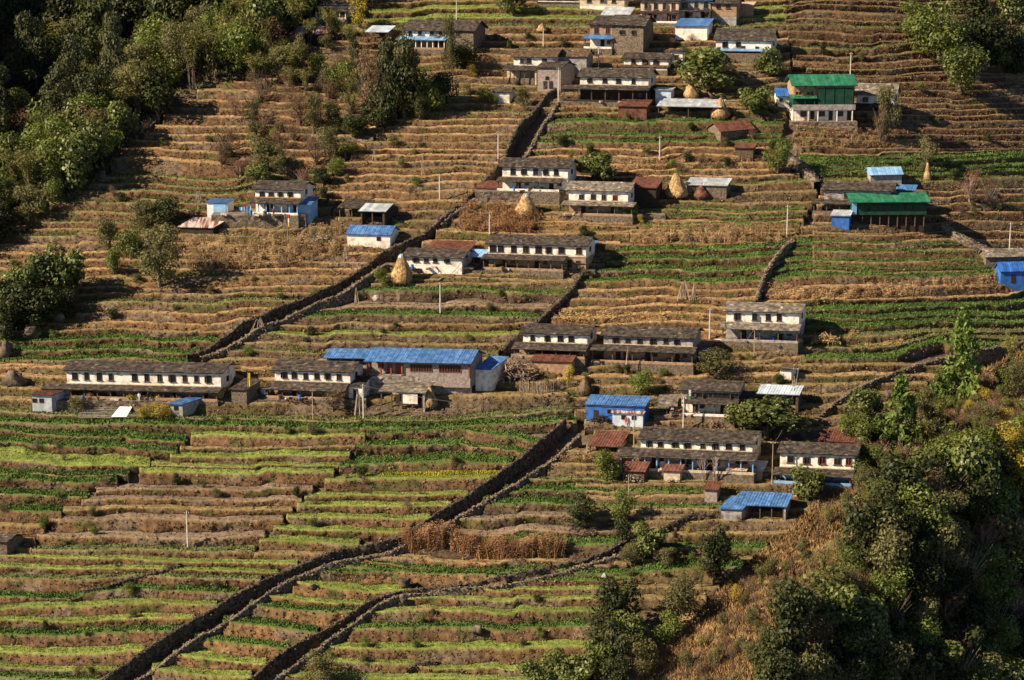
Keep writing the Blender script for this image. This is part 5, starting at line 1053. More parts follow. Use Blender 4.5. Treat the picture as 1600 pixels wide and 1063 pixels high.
# ------------------------------------------------------------------ people
def person(x, yb, label, top, legs, z=None, face=0.0, h=1.62, sit=False):
    P = px_on(x, yb, z); e = empty('person', P+np.array([0, -.25, 0]), label, 'person'); e.rotation_euler = (0, 0, face); s = h/1.62
    J = [((0, 0, .92), .13), ((0, 0, 1.12), .13), ((0, 0, 1.32), .15), ((0, 0, 1.42), .06), ((0, -.01, 1.50), .085), ((0, -.01, 1.58), .07),
         ((.10, 0, .86), .09), ((.11, -.03, .47), .06), ((.11, .02, .07), .042), ((.11, -.12, .03), .04), ((-.10, 0, .86), .09), ((-.12, .05, .47), .06), ((-.12, .08, .07), .042), ((-.12, -.06, .03), .04),
         ((.20, 0, 1.34), .055), ((.25, -.02, 1.08), .042), ((.24, -.14, .86), .032), ((.24, -.18, .80), .03), ((-.20, 0, 1.34), .055), ((-.26, .02, 1.08), .042), ((-.26, -.1, .86), .032), ((-.26, -.14, .80), .03)]
    E = [(0, 1), (1, 2), (2, 3), (3, 4), (4, 5), (0, 6), (6, 7), (7, 8), (8, 9), (0, 10), (10, 11), (11, 12), (12, 13), (2, 14), (14, 15), (15, 16), (16, 17), (2, 18), (18, 19), (19, 20), (20, 21)]
    me = bpy.data.meshes.new('body'); me.from_pydata([tuple(c*s for c in j[0]) for j in J], E, [])
    o = link('body', me, e); mo = o.modifiers.new('skin', 'SKIN')
    for i, j in enumerate(J): me.skin_vertices[0].data[i].radius = (j[1]*s, j[1]*s)
    me.skin_vertices[0].data[0].use_root = True; o.modifiers.new('sub', 'SUBSURF').levels = 1
    dg = bpy.context.evaluated_depsgraph_get(); ev = bpy.data.meshes.new_from_object(o.evaluated_get(dg)); o.modifiers.clear(); o.data = ev
    ev.materials.clear()
    for q in ('skin', top, legs): ev.materials.append(M[q])
    for p in ev.polygons:
        c = p.center/s; p.material_index = 2 if c.z < .95 and abs(c.x) < .19 and c.z > .09 else (1 if .95 <= c.z < 1.42 and c.z < 1.44 else 0)
    a = ev.attributes.new('var', 'FLOAT', 'FACE'); a.data.foreach_set('value', np.ones(len(ev.polygons), np.float32))
    b = MB(); b.tube([(0, .02*s, 1.50*s), (0, .02*s, 1.58*s), (0, .01, 1.64*s)], [.098*s, .095*s, .04*s], 9); b.build('hair', M['dark'], e)
person(874, 152, 'person in red standing at the head of the upper stairway', 'red', 'dark')
person(413, 337, 'person in white on the yard of the orange-banded farmhouse', 'whitecloth', 'dark', z='blue')
person(428, 338, 'person in red on the yard of the orange-banded farmhouse', 'red', 'dark', z='blue', face=1.0)
person(978, 664, 'person in red in front of the pale bluish shed', 'red', 'red')
person(1050, 647, 'person in white beside the motorbike on the terrace yard', 'whitecloth', 'dark', z='terrace')
person(218, 626.5, 'person in white among the flower pots before the long farmhouse', 'whitecloth', 'whitecloth', z='long')
person(1131, 215, 'person in yellow at the left corner of the stone barn', 'yellow', 'ochre')
# motorbike
P = px_on(1060, 648, 'terrace'); e = empty('motorbike', P+np.array([0, -.2, 0]), 'dark red motorbike parked in front of the terrace house', 'motorbike')
for x_ in (-.62, .62):
    b = MB(); n = 14
    for i in range(n):
        a0, a1 = 2*math.pi*i/n, 2*math.pi*(i+1)/n; b.tube([(x_+.3*math.cos(a0), 0, .31+.3*math.sin(a0)), (x_+.3*math.cos(a1), 0, .31+.3*math.sin(a1))], [.05, .05], 5)
    w_ = b.build('wheel', M['dark'], e); b = MB(); b.tube([(x_, -.06, .31), (x_, .06, .31)], [.09, .09], 8); b.build('hub', M['metal'], w_)
b = MB(); b.tube([(-.62, 0, .31), (-.2, 0, .45), (.2, 0, .42), (.45, 0, .85), (.62, 0, .31)], [.04, .12, .12, .05, .03], 6); b.build('frame', M['dark'], e)
b = MB(); b.tube([(-.05, 0, .78), (.15, 0, .86), (.4, 0, .84)], [.1, .16, .08], 8); b.build('fuel_tank', M['red'], e); b = MB(); b.tube([(-.7, 0, .82), (-.35, 0, .8), (-.05, 0, .78)], [.06, .12, .1], 7); b.build('saddle', M['dark'], e)
b = MB(); b.tube([(.42, -.33, 1.05), (.45, 0, 1.0), (.42, .33, 1.05)], [.02, .03, .02], 5); b.build('handlebar', M['metal'], e)

# CLUTTER: baskets, jars, stools, planks and drums left about the yards
CI_ = []
def clutter(z, x0, x1, y0, y1, n, where, seed):
    r = random.Random(seed)
    for i in range(n):
        k = r.choice(['basket', 'basket', 'stool', 'plank_stack', 'firewood_bundle', 'water_drum', 'stool', 'plank_stack', 'water_jar', 'firewood_bundle']); x = r.uniform(x0, x1); P = px_on(x, r.uniform(y0, y1), z); e = None; b = MB()
        one = {'basket': 'cone basket', 'water_drum': 'blue water drum', 'stool': 'wooden bench', 'plank_stack': 'stack of planks', 'water_jar': 'metal water jar', 'firewood_bundle': 'firewood bundle'}[k]
        e = empty(k, P, one, k.replace('_', ' '), one+'s '+where); e.rotation_euler = (0, 0, r.random()*3)
        if k == 'basket': b.tube([(0, 0, 0), (0, 0, .3), (0, 0, .7)], [.14, .28, .38], 10); b.build('weave', M['straw'], e); b = MB(); b.tube([(0, 0, .7), (0, 0, .76)], [.41, .40], 10); b.build('rim', M['wood'], e)
        elif k == 'water_drum': b.tube([(0, 0, 0), (0, 0, .45), (0, 0, .9)], [.29, .31, .29], 12); b.build('barrel', M['blue_strong'], e); b = MB(); b.tube([(0, 0, .9), (0, 0, .97)], [.27, .12], 10); b.build('lid', M['dark'], e)
        elif k == 'stool':
            b.box(-.7, .7, -.18, .18, .40, .46); b.build('seat', M['palewood'], e)
            for a in (-.6, .6):
                for c in (-.13, .13): b = MB(); b.box(a-.03, a+.03, c-.03, c+.03, 0, .398); b.build('leg', M['wood'], e)
        elif k == 'plank_stack':
            for j in range(5): b = MB(); o_ = r.uniform(-.1, .1); b.box(-1+o_, 1+o_, -.3, .3, .07*j, .07*j+.06); b.build('plank', M['palewood'], e)
        elif k == 'water_jar': b.tube([(0, 0, 0), (0, 0, .12), (0, 0, .26), (0, 0, .38), (0, 0, .46)], [.12, .22, .22, .09, .13], 10); b.build('vessel', M['metal'], e)
        else:
            for j in range(9): b = MB(); q, w_ = r.uniform(-.3, .3), .07+.12*(j//3); b.tube([(-.5, q, w_), (.5, q+.05, w_)], [.06, .05], 5); b.build('log', M['bark'], e)
        CI_.append((e, x, one, one+'s' if not one.startswith('stack') else 'stacks of planks', where))
for a in (('long', 110, 340, 623.5, 626, 16, 'before the longest farmhouse', 1), ('second', 425, 545, 623.5, 625, 10, 'before the second white farmhouse', 2), ('middle', 760, 910, 421.8, 423, 8, 'before the eight-window farmhouse', 3), ('scallop', 990, 1190, 735.5, 737, 14, 'before the scalloped farmhouse', 4),
          ('terrace', 1030, 1170, 649, 650.5, 9, 'on the motorbike yard', 5), ('blue', 345, 470, 335.5, 337.5, 12, 'before the orange-banded farmhouse', 6), ('tree', 885, 1000, 336, 337.3, 8, 'before the pale-roofed farmhouse', 7), ('five', 780, 880, 298.5, 300.5, 8, 'before the five-window farmhouse', 8), ('top', 885, 1010, 159.3, 160.3, 8, 'before the topmost blue veranda', 9),
          ('hay', 640, 735, 419, 421, 6, 'in the haystack yard', 10), ('six', 935, 1090, 566, 567.3, 8, 'before the six-window farmhouse', 11), ('awning', 810, 915, 557.5, 558.5, 6, 'under the blue awnings', 12), ('grey', 1130, 1250, 533, 534.5, 6, 'on the cream yard edge', 13)): clutter(*a)
relabel(CI_)
person(232, 626, 'person in dark clothes right of the person in white by the flower pots', 'dark', 'dark', z='long', face=.6)
person(1096, 736, 'person in pink before the scalloped farmhouse', 'pink', 'dark', z='scallop', face=-.5)
person(905, 337, 'person in dark clothes before the pale-roofed farmhouse', 'dark', 'ochre', z='tree')

# ------------------------------------------------------------------ trees and shrubs
def quads(c, n, su, sv, asp=1.0):
    """leaf quads: centres c, normals n, half sizes su/sv"""
    k = len(c); n = n/np.linalg.norm(n, axis=1)[:, None]; a = rng.standard_normal((k, 3)); u = np.cross(n, a); u /= np.linalg.norm(u, axis=1)[:, None]; v = np.cross(n, u)
    u = u*su[:, None]; v = v*sv[:, None]
    return np.stack([c-u, c-v*.8+u*.1, c+u, c+v*.8+u*.1], 1).reshape(-1, 3), np.arange(4*k).reshape(-1, 4)
def crown(kind, seed):
    r = np.random.default_rng(seed); P = dict(B=(2300, .035, 12), R=(2800, .029, 11), G=(2600, .029, 12), C=(2300, .030, 9), O=(2500, .028, 12), D=(1100, .026, 8), K=(1200, .024, 8), Y=(1300, .028, 8))
    if kind in P:
        N, s, L = P[kind]; lob = []
        for i in range(L):
            a = r.random()*6.283; q = .30*math.sqrt(r.random()); z = .22+.56*r.random(); q *= 1-.5*max(z-.5, 0)*1.6
            if kind == 'C': z = .12+.74*(i+.5)/L; q = .14*r.random()+(.08 if z < .75 else 0)
            lob.append((q*math.cos(a), q*math.sin(a), z, (.15+.10*r.random()) if kind != 'C' else (.2+.1*r.random())*(1.05-z*.5)))
        lob = np.array(lob); i = r.integers(0, L, N); d = r.standard_normal((N, 3)); d /= np.linalg.norm(d, axis=1)[:, None]
        rad = np.where(r.random(N) < .78, .80+.28*r.random(N), .3+.5*r.random(N)); d2 = d.copy(); d2[:, 2] *= .85 if kind != 'C' else .55
        c = lob[i, :3]+d2*(lob[i, 3]*rad)[:, None]; c[:, 2] = np.maximum(c[:, 2], .04)
        nn = d+.55*r.standard_normal((N, 3))+np.array([0, 0, .35]); su = s*(.6+.8*r.random(N)); sv = su*(.75 if kind in 'BR' else .55)
        if kind in 'DK': sv = su*.32
        V, F = quads(c, nn, su, sv); lv = (.25+.5*_h(i, 0*i, 0*i, seed))+.35*(r.random(N)-.4); return V, F, np.clip(lv, 0, 1), lob
    if kind == 'F':       # bamboo: arching plumes
        A, Nn, S = [], [], []; k = 46
        for j in range(k):
            a = r.random()*6.283; rr = .18+.36*r.random(); h = .7+.3*r.random(); m = 34
            t = (.25+.75*r.random(m)); x = rr*t**1.8; z = h*np.sin(t*1.75)/1.0
            A.append(np.stack([x*math.cos(a), x*math.sin(a), z], 1)+.03*r.standard_normal((m, 3))); Nn.append(np.tile([math.cos(a)*.5, math.sin(a)*.5, 1], (m, 1))+.6*r.standard_normal((m, 3))); S += [.036]*m
        c = np.concatenate(A); S = np.array(S)*(.6+.8*r.random(len(c))); V, F = quads(c, np.concatenate(Nn), S, S*.3); return V, F, r.random(len(c)), np.array([[0, 0, .5, .2]])
    if kind == 'P':       # pale spire with feathery tiers
        A, Nn, S = [], [], []; 
        for j in range(60):
            z = .08+.9*(j/60); R0 = .48*(1-z)**.75*(.75+.5*r.random()); a = r.random()*6.283+j*2.4; m = 30; t = r.random(m)**.7
            A.append(np.stack([R0*t*math.cos(a), R0*t*math.sin(a), z-.07*t+0*t], 1)+.02*r.standard_normal((m, 3))); Nn.append(np.tile([0, 0, 1.], (m, 1))+.7*r.standard_normal((m, 3))); S += [.036]*m
        c = np.concatenate(A); S = np.array(S)*(.6+.8*r.random(len(c))); V, F = quads(c, np.concatenate(Nn), S*1.3, S*.7); return V, F, .3+.7*r.random(len(c)), np.array([[0, 0, .6, .2]])
def trunk_mesh(kind, seed, lob):
    r = random.Random(seed); mb = MB(); top = .62 if kind not in 'CP' else .93
    if kind == 'F':
        for i in range(10):
            a = r.random()*6.283; mb.tube([(0.04*math.cos(a), .04*math.sin(a), -.05), (.07*math.cos(a), .07*math.sin(a), .35), (.2*math.cos(a), .2*math.sin(a), .72)], [.008, .007, .004], 4)
        return mb.mesh('trunk', M['bark'])
    mb.tube([(0, 0, -.12), (.012, 0, .12), (-.01, .01, .35), (.01, 0, top)], [.045, .032, .024, .008], 7)
    for i in range(min(len(lob), 8)):
        x, y, z = lob[i, :3]; b = max(z-.28, .12); mb.tube([(0, 0, b), (x*.5, y*.5, b+(z-b)*.65), (x, y, z)], [.016, .011, .004], 5)
    if kind in 'DK':
        for i in range(22):
            a = r.random()*6.283; q = .2+.25*r.random(); z = .45+.5*r.random(); mb.tube([(0, 0, .08), (q*.5*math.cos(a), q*.5*math.sin(a), z*.6), (q*math.cos(a), q*math.sin(a), z)], [.008, .006, .002], 4)
    return mb.mesh('trunk', M['bark' if kind != 'K' else 'palebark'])
def bare_mesh(seed):
    r = random.Random(seed); mb = MB()
    def grow(p, d, l, rad, dep):
        q = p+d*l; mid = p+d*l*.5+Vector((r.uniform(-1, 1), r.uniform(-1, 1), 0))*l*.08; mb.tube([tuple(p), tuple(mid), tuple(q)], [rad, rad*.8, rad*.6], 5 if dep < 2 else 4, .8+.4*r.random())
        if dep < 4:
            for _ in range(3 if dep < 3 else 2): grow(q, (d+Vector((r.uniform(-1, 1), r.uniform(-1, 1), r.uniform(-.2, .7)))*.75).normalized(), l*.72, rad*.6, dep+1)
    grow(Vector((0, 0, -.05)), Vector((.05, 0, 1)), .26, .035, 0); return mb.mesh('branches', M['palebark'])
PROTO = {}
for kd in 'BRGCODKYFP':
    PROTO[kd] = []
    for v in range(3):
        V, F, lv, lob = crown(kd, 100+v*7+ord(kd)); mtl = LEAF.get(kd) or LEAF['G']
        PROTO[kd].append((mesh_np('crown', V, F, mtl, var=lv), trunk_mesh(kd, v, lob)))
BARE = [bare_mesh(s) for s in (3, 8)]
TG = {'B': 'broad-leaved trees', 'R': 'dark round trees', 'G': 'bright green trees', 'C': 'grey-green columnar trees', 'O': 'olive trees of the slope', 'D': 'dry brown shrubs', 'K': 'reddish shrubs', 'Y': 'yellow shrubs', 'F': 'bamboo clumps', 'P': 'pale spire trees'}
tcount = 0
def tree(kind, x, yb, w, h, label, name=None, full=False, P=None, group=None, sink=.6, cat=None):
    global tcount; tcount += 1
    if P is None: P = onFull([x], [yb], -sink)[0] if full else np.array(onG0(x, yb, -sink)).reshape(3)
    m = mpp_at(P); W_, H_ = w*m*{'C': 1.9, 'R': 1.2, 'B': 1.2, 'G': 1.2}.get(kind, 1.12), h*m*1.1+sink
    nm = name or {'B': 'broadleaf_tree', 'R': 'dark_tree', 'C': 'column_tree', 'O': 'olive_tree', 'G': 'green_tree', 'N': 'bare_tree', 'D': 'dry_shrub', 'K': 'red_shrub', 'Y': 'yellow_shrub', 'F': 'bamboo_clump', 'P': 'spire_tree'}.get(kind, 'tree')
    e = empty(nm, P, label, cat or {'dry_shrub': 'shrub', 'red_shrub': 'shrub', 'yellow_shrub': 'shrub', 'bamboo_clump': 'bamboo', 'bush': 'bush'}.get(nm, 'tree'), group)
    e.scale = (W_, W_, H_); e.rotation_euler = (0, 0, random.random()*6.283)
    if kind == 'N': link('branches', random.choice(BARE), e); return e
    c, t = random.choice(PROTO[kind]); link('trunk', t, e); link('crown', c, e); return e
T = tree
# hand-placed trees: kind, x, foot y, width, height, label
for a in [
 ('O', 250, 452, 88, 98, 'large dark feathery tree standing alone left of the stalk field'), ('G', 205, 412, 48, 62, 'leafy green tree left of the large feathery tree'), ('O', 172, 398, 46, 60, 'shaggy green tree with pale leaves near the left terraces'), ('G', 178, 432, 34, 46, 'small bright bush-like tree under the leafy green tree'),
 ('B', 108, 472, 70, 96, 'glossy broad-leaved tree, rightmost and tallest of the left margin clump'), ('B', 72, 480, 66, 86, 'glossy broad-leaved tree in the middle of the left margin clump'), ('B', 36, 498, 64, 84, 'glossy broad-leaved tree, second from left in the margin clump'), ('B', 4, 512, 64, 96, 'glossy broad-leaved tree at the very left edge of the margin clump'),
 ('R', 60, 520, 80, 74, 'dark low tree in the shade beneath the left margin clump'), ('R', 12, 530, 60, 60, 'dark shaded bush at the left edge beneath the margin clump'), ('R', 110, 500, 46, 46, 'dark bush in shade at the right foot of the margin clump'),
 ('O', 418, 270, 56, 52, 'olive tree above the orange-banded farmhouse'), ('B', 402, 288, 40, 32, 'pale-leaved bush at the foot of the olive tree'), ('G', 670, 180, 54, 66, 'round bright green tree at the top of the straw terraces'),
 ('B', 930, 290, 62, 50, 'round dark-leaved tree between two white farmhouses'), ('B', 1106, 142, 100, 66, 'wide dark-leaved tree above the topmost haystack'), ('B', 1178, 178, 60, 42, 'broad-leaved tree right of the broad topmost haystack'), ('B', 1200, 120, 50, 46, 'dark tree under the blue lean-to at the top right'),
 ('G', 1215, 274, 46, 56, 'yellow-green round bush-tree above the short rubble wall'), ('O', 1385, 222, 44, 84, 'tall thin olive tree right of the green-roofed lodge'), ('D', 1375, 226, 30, 60, 'leafless brown shrub leaning against the tall olive tree'), ('O', 1448, 262, 40, 44, 'small sparse tree behind the slim haystack'),
 ('G', 1466, 100, 88, 100, 'pale green drooping tree, upper left of the right-hand grove'), ('G', 1432, 66, 70, 62, 'left outermost pale tree of the right-hand grove'), ('G', 1500, 150, 78, 80, 'drooping leafy tree at the lower end of the right-hand grove'), ('R', 1540, 110, 70, 80, 'dark tree in the middle of the right-hand grove'), ('B', 1580, 40, 60, 60, 'leafy tree at the top right corner'), ('B', 1560, 110, 46, 46, 'lit leafy bush at the right of the grove'),
 ('R', 1530, 60, 70, 70, 'dark tree behind the right-hand grove'), ('R', 1590, 120, 60, 70, 'dark tree at the right edge beside the grove'), ('O', 1590, 90, 50, 50, 'olive bush at the right edge above the dark terraces'), ('R', 1500, 100, 70, 60, 'dark tree in the heart of the right-hand grove'),
 ('B', 1198, 686, 104, 62, 'wide big-leaved dark tree below the white metal roof'), ('B', 1160, 676, 60, 46, 'left lobe tree beside the wide big-leaved tree'), ('G', 948, 756, 44, 52, 'green leafy shrub left of the firewood hut'), ('C', 900, 822, 50, 46, 'silvery grey-leaved round shrub above the millet'), ('G', 972, 822, 44, 52, 'yellow-green shrub right of the silvery round shrub'),
 ('B', 1016, 872, 60, 58, 'small umbrella-shaped tree with pale leaves on the dry knoll'), ('R', 1116, 916, 60, 84, 'dense dark upright tree on the lower right knoll'), ('R', 962, 992, 82, 82, 'dark round tree left of the olive tree at bottom'), ('O', 1058, 978, 78, 76, 'olive yellowish tree near the foot of the dry spur'),
 ('C', 940, 1012, 50, 50, 'grey leafy tree below the dark round tree'), ('B', 985, 1022, 60, 64, 'pale-leaved sprawling bush on the lower slope'), ('B', 930, 1058, 60, 60, 'broad-leaved bush at the bottom beside the last terraces'), ('B', 885, 1064, 60, 50, 'broad-leaved bush hugging the corner of the last terraces'), ('B', 840, 1086, 64, 62, 'glossy bush in the bottom edge clump, leftmost'), ('B', 895, 1096, 64, 60, 'glossy bush in the bottom edge clump, second from left'),
 ('O', 1000, 1068, 60, 70, 'olive bush in the bottom edge clump'), ('R', 965, 1082, 60, 60, 'dark bush in the bottom edge clump'), ('C', 955, 1062, 40, 96, 'thin slender tree with a pale stem at the bottom'), ('G', 1040, 1010, 50, 50, 'green bush under the olive yellowish tree'),
 ('P', 1500, 628, 84, 138, 'tall pale green spire tree in front of the right-hand green terraces'), ('P', 1405, 712, 84, 120, 'wide light green tree at the top of the spur'), ('B', 1352, 666, 60, 58, 'broad-leaved tree left of the wide light green tree'), ('G', 1330, 690, 50, 44, 'bright bush over the rusty roofs'), ('B', 1345, 700, 46, 40, 'big-leaved bush behind the blue-walled farmhouse'),
 ('N', 1470, 790, 90, 90, 'bare leafless tree with pale branches on the spur'), ('N', 1445, 760, 60, 70, 'smaller bare tree behind the pale-branched one'), ('N', 1115, 760, 34, 60, 'bare forked tree before the scalloped farmhouse'), ('N', 1098, 758, 30, 54, 'leaning bare trunk left of the bare forked tree'),
 ('B', 1262, 785, 56, 52, 'bright vine-leaved bush right of the blue-roofed open shed'), ('O', 540, 40, 0.1, 0.1, ''), ('Y', 562, 46, 44, 52, 'yellow-green tree beside the topmost white house'), ('B', 800, 22, 46, 40, 'dark round tree at the top edge left of the brick house'), ('B', 438, 52, 64, 54, 'dark leafy tree left of the rust-striped byre'), ('R', 472, 46, 30, 36, 'small dark tree before the topmost white house'),
 ('F', 400, 140, 42, 48, 'isolated yellow bamboo clump on the terrace edge'), ('F', 455, 138, 66, 56, 'yellowish bamboo thicket between forest and terraces'), ('O', 464, 128, 30, 70, 'thin tree rising out of the bamboo thicket'), ('F', 415, 100, 40, 60, 'pale bamboo clump under the forest edge'), ('G', 525, 58, 30, 34, 'round green bush right of the rust-striped byre'),
 ('C', 608, 188, 40, 124, 'tall feathery tree, leftmost of the column grove'), ('D', 578, 184, 66, 110, 'brownish tree in the left part of the column grove'), ('C', 632, 188, 42, 130, 'tallest grey-green tree of the column grove'), ('R', 618, 190, 46, 96, 'dark column tree in the heart of the grove'), ('C', 556, 128, 24, 60, 'thin pale tree left above the column grove'), ('C', 648, 176, 36, 84, 'slim tree at the right side of the column grove'),
 ('R', 588, 192, 60, 40, 'dark bush under the column grove'), ('R', 690, 172, 50, 56, 'dark tree shading the round bright green tree'), ('O', 702, 128, 26, 100, 'thin dark tree before the pale-blue-awning farmhouse'), ('G', 686, 76, 24, 24, 'small bright round tree before the blue awning'), ('R', 718, 108, 60, 40, 'dark bush at the right of the pale-blue-awning farmhouse'), ('Y', 738, 122, 26, 20, 'yellowish bush by the straight terrace edge'), ('O', 818, 168, 28, 32, 'small green tree beside the upper stairway'), ('G', 758, 160, 28, 24, 'low green tree left of the tiny grey-roofed hut'),
 ('Y', 888, 606, 26, 34, 'bright yellow-leaved shrub below the brushwood'), ('O', 1110, 592, 60, 42, 'pale grey-green shrub on the bank below the grey farmhouse'), ('G', 1000, 618, 40, 40, 'light green shrub on the bank above the bright blue shed'), ('G', 598, 446, 28, 26, 'yellow-green shrub left of the bell-shaped haystack'), ('D', 1096, 258, 20, 22, 'dry little shrub behind the big rounded haystack'),
 ('K', 1515, 320, 44, 48, 'pinkish dry shrub right of the dark green lodge'), ('K', 1545, 320, 36, 30, 'low reddish shrub at the right of the pinkish one'), ('D', 1300, 330, 26, 30, 'dry brown shrub in front of the slate house'), ('G', 985, 345, 24, 26, 'leafy green shrub at the corner of the pale-roofed farmhouse'), ('Y', 1001, 350, 16, 14, 'golden little shrub below the pale-roofed farmhouse'),
 ('D', 520, 640, 50, 30, 'brown dry hedge below the second white farmhouse'), ('Y', 252, 656, 40, 24, 'yellowish hedge block left of the small cream hut'), ('Y', 225, 657, 36, 22, 'yellowish hedge block further left beside the cold frame'), ('O', 118, 642, 30, 20, 'small olive bush right of the corrugated shed'), ('K', 137, 632, 26, 16, 'reddish bush in front of the long farmhouse'),
 ('D', 350, 250, 60, 50, 'dry dark bush on the upper brown terraces'), ('D', 470, 200, 60, 50, 'dry thorny shrubs on the brown terraces left of the gully'), ('O', 490, 210, 40, 60, 'thin greenish tree on the brown terraces'), ('R', 560, 215, 50, 34, 'dark leafy scrub at the head of the gully'), ('R', 590, 200, 46, 30, 'dark leafy scrub below the column grove'), ('G', 540, 245, 40, 26, 'green scrub in the middle of the gully'),
 ('G', 525, 275, 30, 28, 'green scrub at the lower end of the gully'), ('R', 505, 290, 36, 26, 'dark scrub behind the open byres'), ('N', 310, 330, 26, 40, 'bare little tree above the striped shed roof'), ('R', 255, 350, 60, 40, 'dark thicket below the green-edged terraces'), ('O', 225, 360, 50, 44, 'olive thicket left of the dark one'), ('G', 90, 780, 14, 14, 'small weed bush on the left bank'),
 ('G', 640, 842, 20, 8, 'bright clump in the lower bank'), ('R', 975, 850, 30, 36, 'dark bush beside the head of the lowest path'), ('D', 1130, 812, 30, 20, 'rust-brown bush before the low stone hut'), ('O', 1040, 885, 40, 28, 'low olive shrub on the dry knoll'), ('O', 985, 880, 40, 30, 'rounded shrub beside the umbrella-shaped tree'), ('F', 1095, 920, 30, 36, 'pale bamboo-like bush below the dense dark tree'),
 ('Y', 1150, 946, 18, 36, 'pale yellow-green sapling at the foot of the dry spur'), ('O', 500, 1075, 60, 52, 'out of focus twig of olive leaves poking into the bottom edge')]:
    if not a[5]: continue
    nm = 'bush' if a[4] < 42 and a[0] in 'BRGCO' else None
    T(*a, name=nm, full=(a[1] > 1240 and a[2] > 560 and a[1] < 1600 and a[2] > 620) or a[2] > 990 and a[1] > 830, sink=.4 if a[4] < 42 else .8)
def inside(x, y, poly):
    c = False; j = len(poly)-1
    for i in range(len(poly)):
        if (poly[i][1] > y) != (poly[j][1] > y) and x < (poly[j][0]-poly[i][0])*(y-poly[i][1])/(poly[j][1]-poly[i][1])+poly[i][0]: c = not c
        j = i
    return c
def darts(poly, dmin, n, seed, tries=9000):
    r = random.Random(seed); xs_ = [p[0] for p in poly]; ys_ = [p[1] for p in poly]; out = []
    for _ in range(tries):
        x, y = r.uniform(min(xs_), max(xs_)), r.uniform(min(ys_), max(ys_))
        if inside(x, y, poly) and all((x-a)**2+((y-b)*1.35)**2 > dmin*dmin for a, b in out): out.append((x, y))
        if len(out) >= n: break
    return out
TI_ = []
def grove(poly, dmin, n, seed, pick, size, where, full=True, hr=(.9, 1.35), sink=.8):
    r = random.Random(seed); pts = darts(poly, dmin, n, seed)
    W3 = onFull([p[0] for p in pts], [p[1] for p in pts], -sink)
    for (x, y), P in zip(pts, W3):
        k = pick(x, y, r); w = r.uniform(*size); h = w*r.uniform(*hr)*(1.5 if k == 'C' else 1)*(.75 if k in 'DKY' else 1); w *= .62 if k == 'C' else 1
        sz = 'tall' if h > size[1]*1.05 else ('small' if h < size[0]*1.1 else 'medium')
        kn = {'B': 'glossy broadleaf tree', 'R': 'dark leafy tree', 'G': 'bright green tree', 'C': 'slender greyish tree', 'O': 'olive green tree', 'D': 'brown shrub', 'K': 'reddish shrub', 'F': 'plumed bamboo clump', 'Y': 'yellowish shrub', 'N': 'bare pale tree', 'P': 'pale spire tree'}[k]
        e = T(k, x, y, w, h, f'{sz} {kn} {where(x, y)}', P=P, group=kn+'s '+where(x, y)); TI_.append((e, x, f'{sz} {kn}', f'{sz} {kn}s', where(x, y)))
# the forest, upper left
FP = [(-70, -60), (620, -60), (560, 0), (490, 16), (452, 70), (395, 125), (325, 130), (268, 166), (240, 200), (196, 226), (172, 258), (135, 296), (80, 330), (40, 362), (-70, 420)]
def pick1(x, y, r):
    d = (x*.62+y*.8)          # towards the open terraces the wood is lighter
    e = d > 250
    return r.choice('BGGGGFODFBR' if e else 'RRGCCRRBOFGD')
def wh1(x, y):
    if y < 60: return 'along the top edge of the wood' if x > 200 else 'in the top left corner'
    if x*.62+y*.8 > 270: return 'above the brown terraces' if x > 150 else 'on the lower wood fringe at left'
    return 'in the shaded upper left ravine' if x < 150 else 'amid the upper left wood'
grove(FP, 24, 215, 3, pick1, (44, 78), wh1)
# scrub and woods on the near spur, lower right
SPF = [(1610, 560), (1540, 610), (1440, 640), (1380, 720), (1300, 800), (1230, 880), (1150, 950), (1060, 1063), (1120, 1090), (1230, 1000), (1300, 900), (1380, 800), (1480, 720), (1620, 660)]
def wh2(x, y): return 'on the dry spur crest' if y < 760 else 'on the lower dry flank'
grove(SPF, 19, 130, 4, lambda x, y, r: r.choice('DDKYOOFGDP' if y < 800 else 'DDOKODDF'), (14, 34), wh2, sink=.5)
SPW = [(1640, 700), (1500, 745), (1400, 795), (1348, 875), (1305, 950), (1245, 1020), (1180, 1110), (1660, 1140)]
def wh3(x, y):
    if x > 1480: return 'in the hollow at the right edge' if y > 850 else 'in the wood at the right edge'
    return 'in the lower right hollow' if y > 960 else 'in the wood on the near spur'
grove(SPW, 37, 105, 5, lambda x, y, r: r.choice('RROOGBRROD' if x < 1480 else 'GRGOKRROYRB'), (56, 98), wh3)
def wh4(x, y): return 'on the scrubby upper spur'
grove([(1335, 735), (1400, 650), (1470, 615), (1560, 585), (1625, 560), (1625, 770), (1500, 770), (1400, 785), (1350, 790)], 27, 58, 8, lambda x, y, r: r.choice('OGDKYKDFOGDP'), (24, 52), wh4, sink=.5)
grove([(380, 140), (550, 125), (600, 215), (480, 300), (340, 270)], 24, 30, 9, lambda x, y, r: r.choice('DKODDOR'), (20, 44), lambda x, y: 'on the reddish upper terraces', sink=.8)
grove([(425, 95), (455, 60), (560, 66), (565, 190), (520, 200), (470, 150), (400, 150)], 17, 26, 12, lambda x, y, r: r.choice('FGOFDGO'), (26, 46), lambda x, y: 'between the wood and the column grove', sink=.6)
grove([(560, 150), (600, 140), (680, 150), (700, 180), (640, 198), (570, 198)], 18, 7, 13, lambda x, y, r: r.choice('COGDO'), (22, 36), lambda x, y: 'within the column grove', sink=.6)
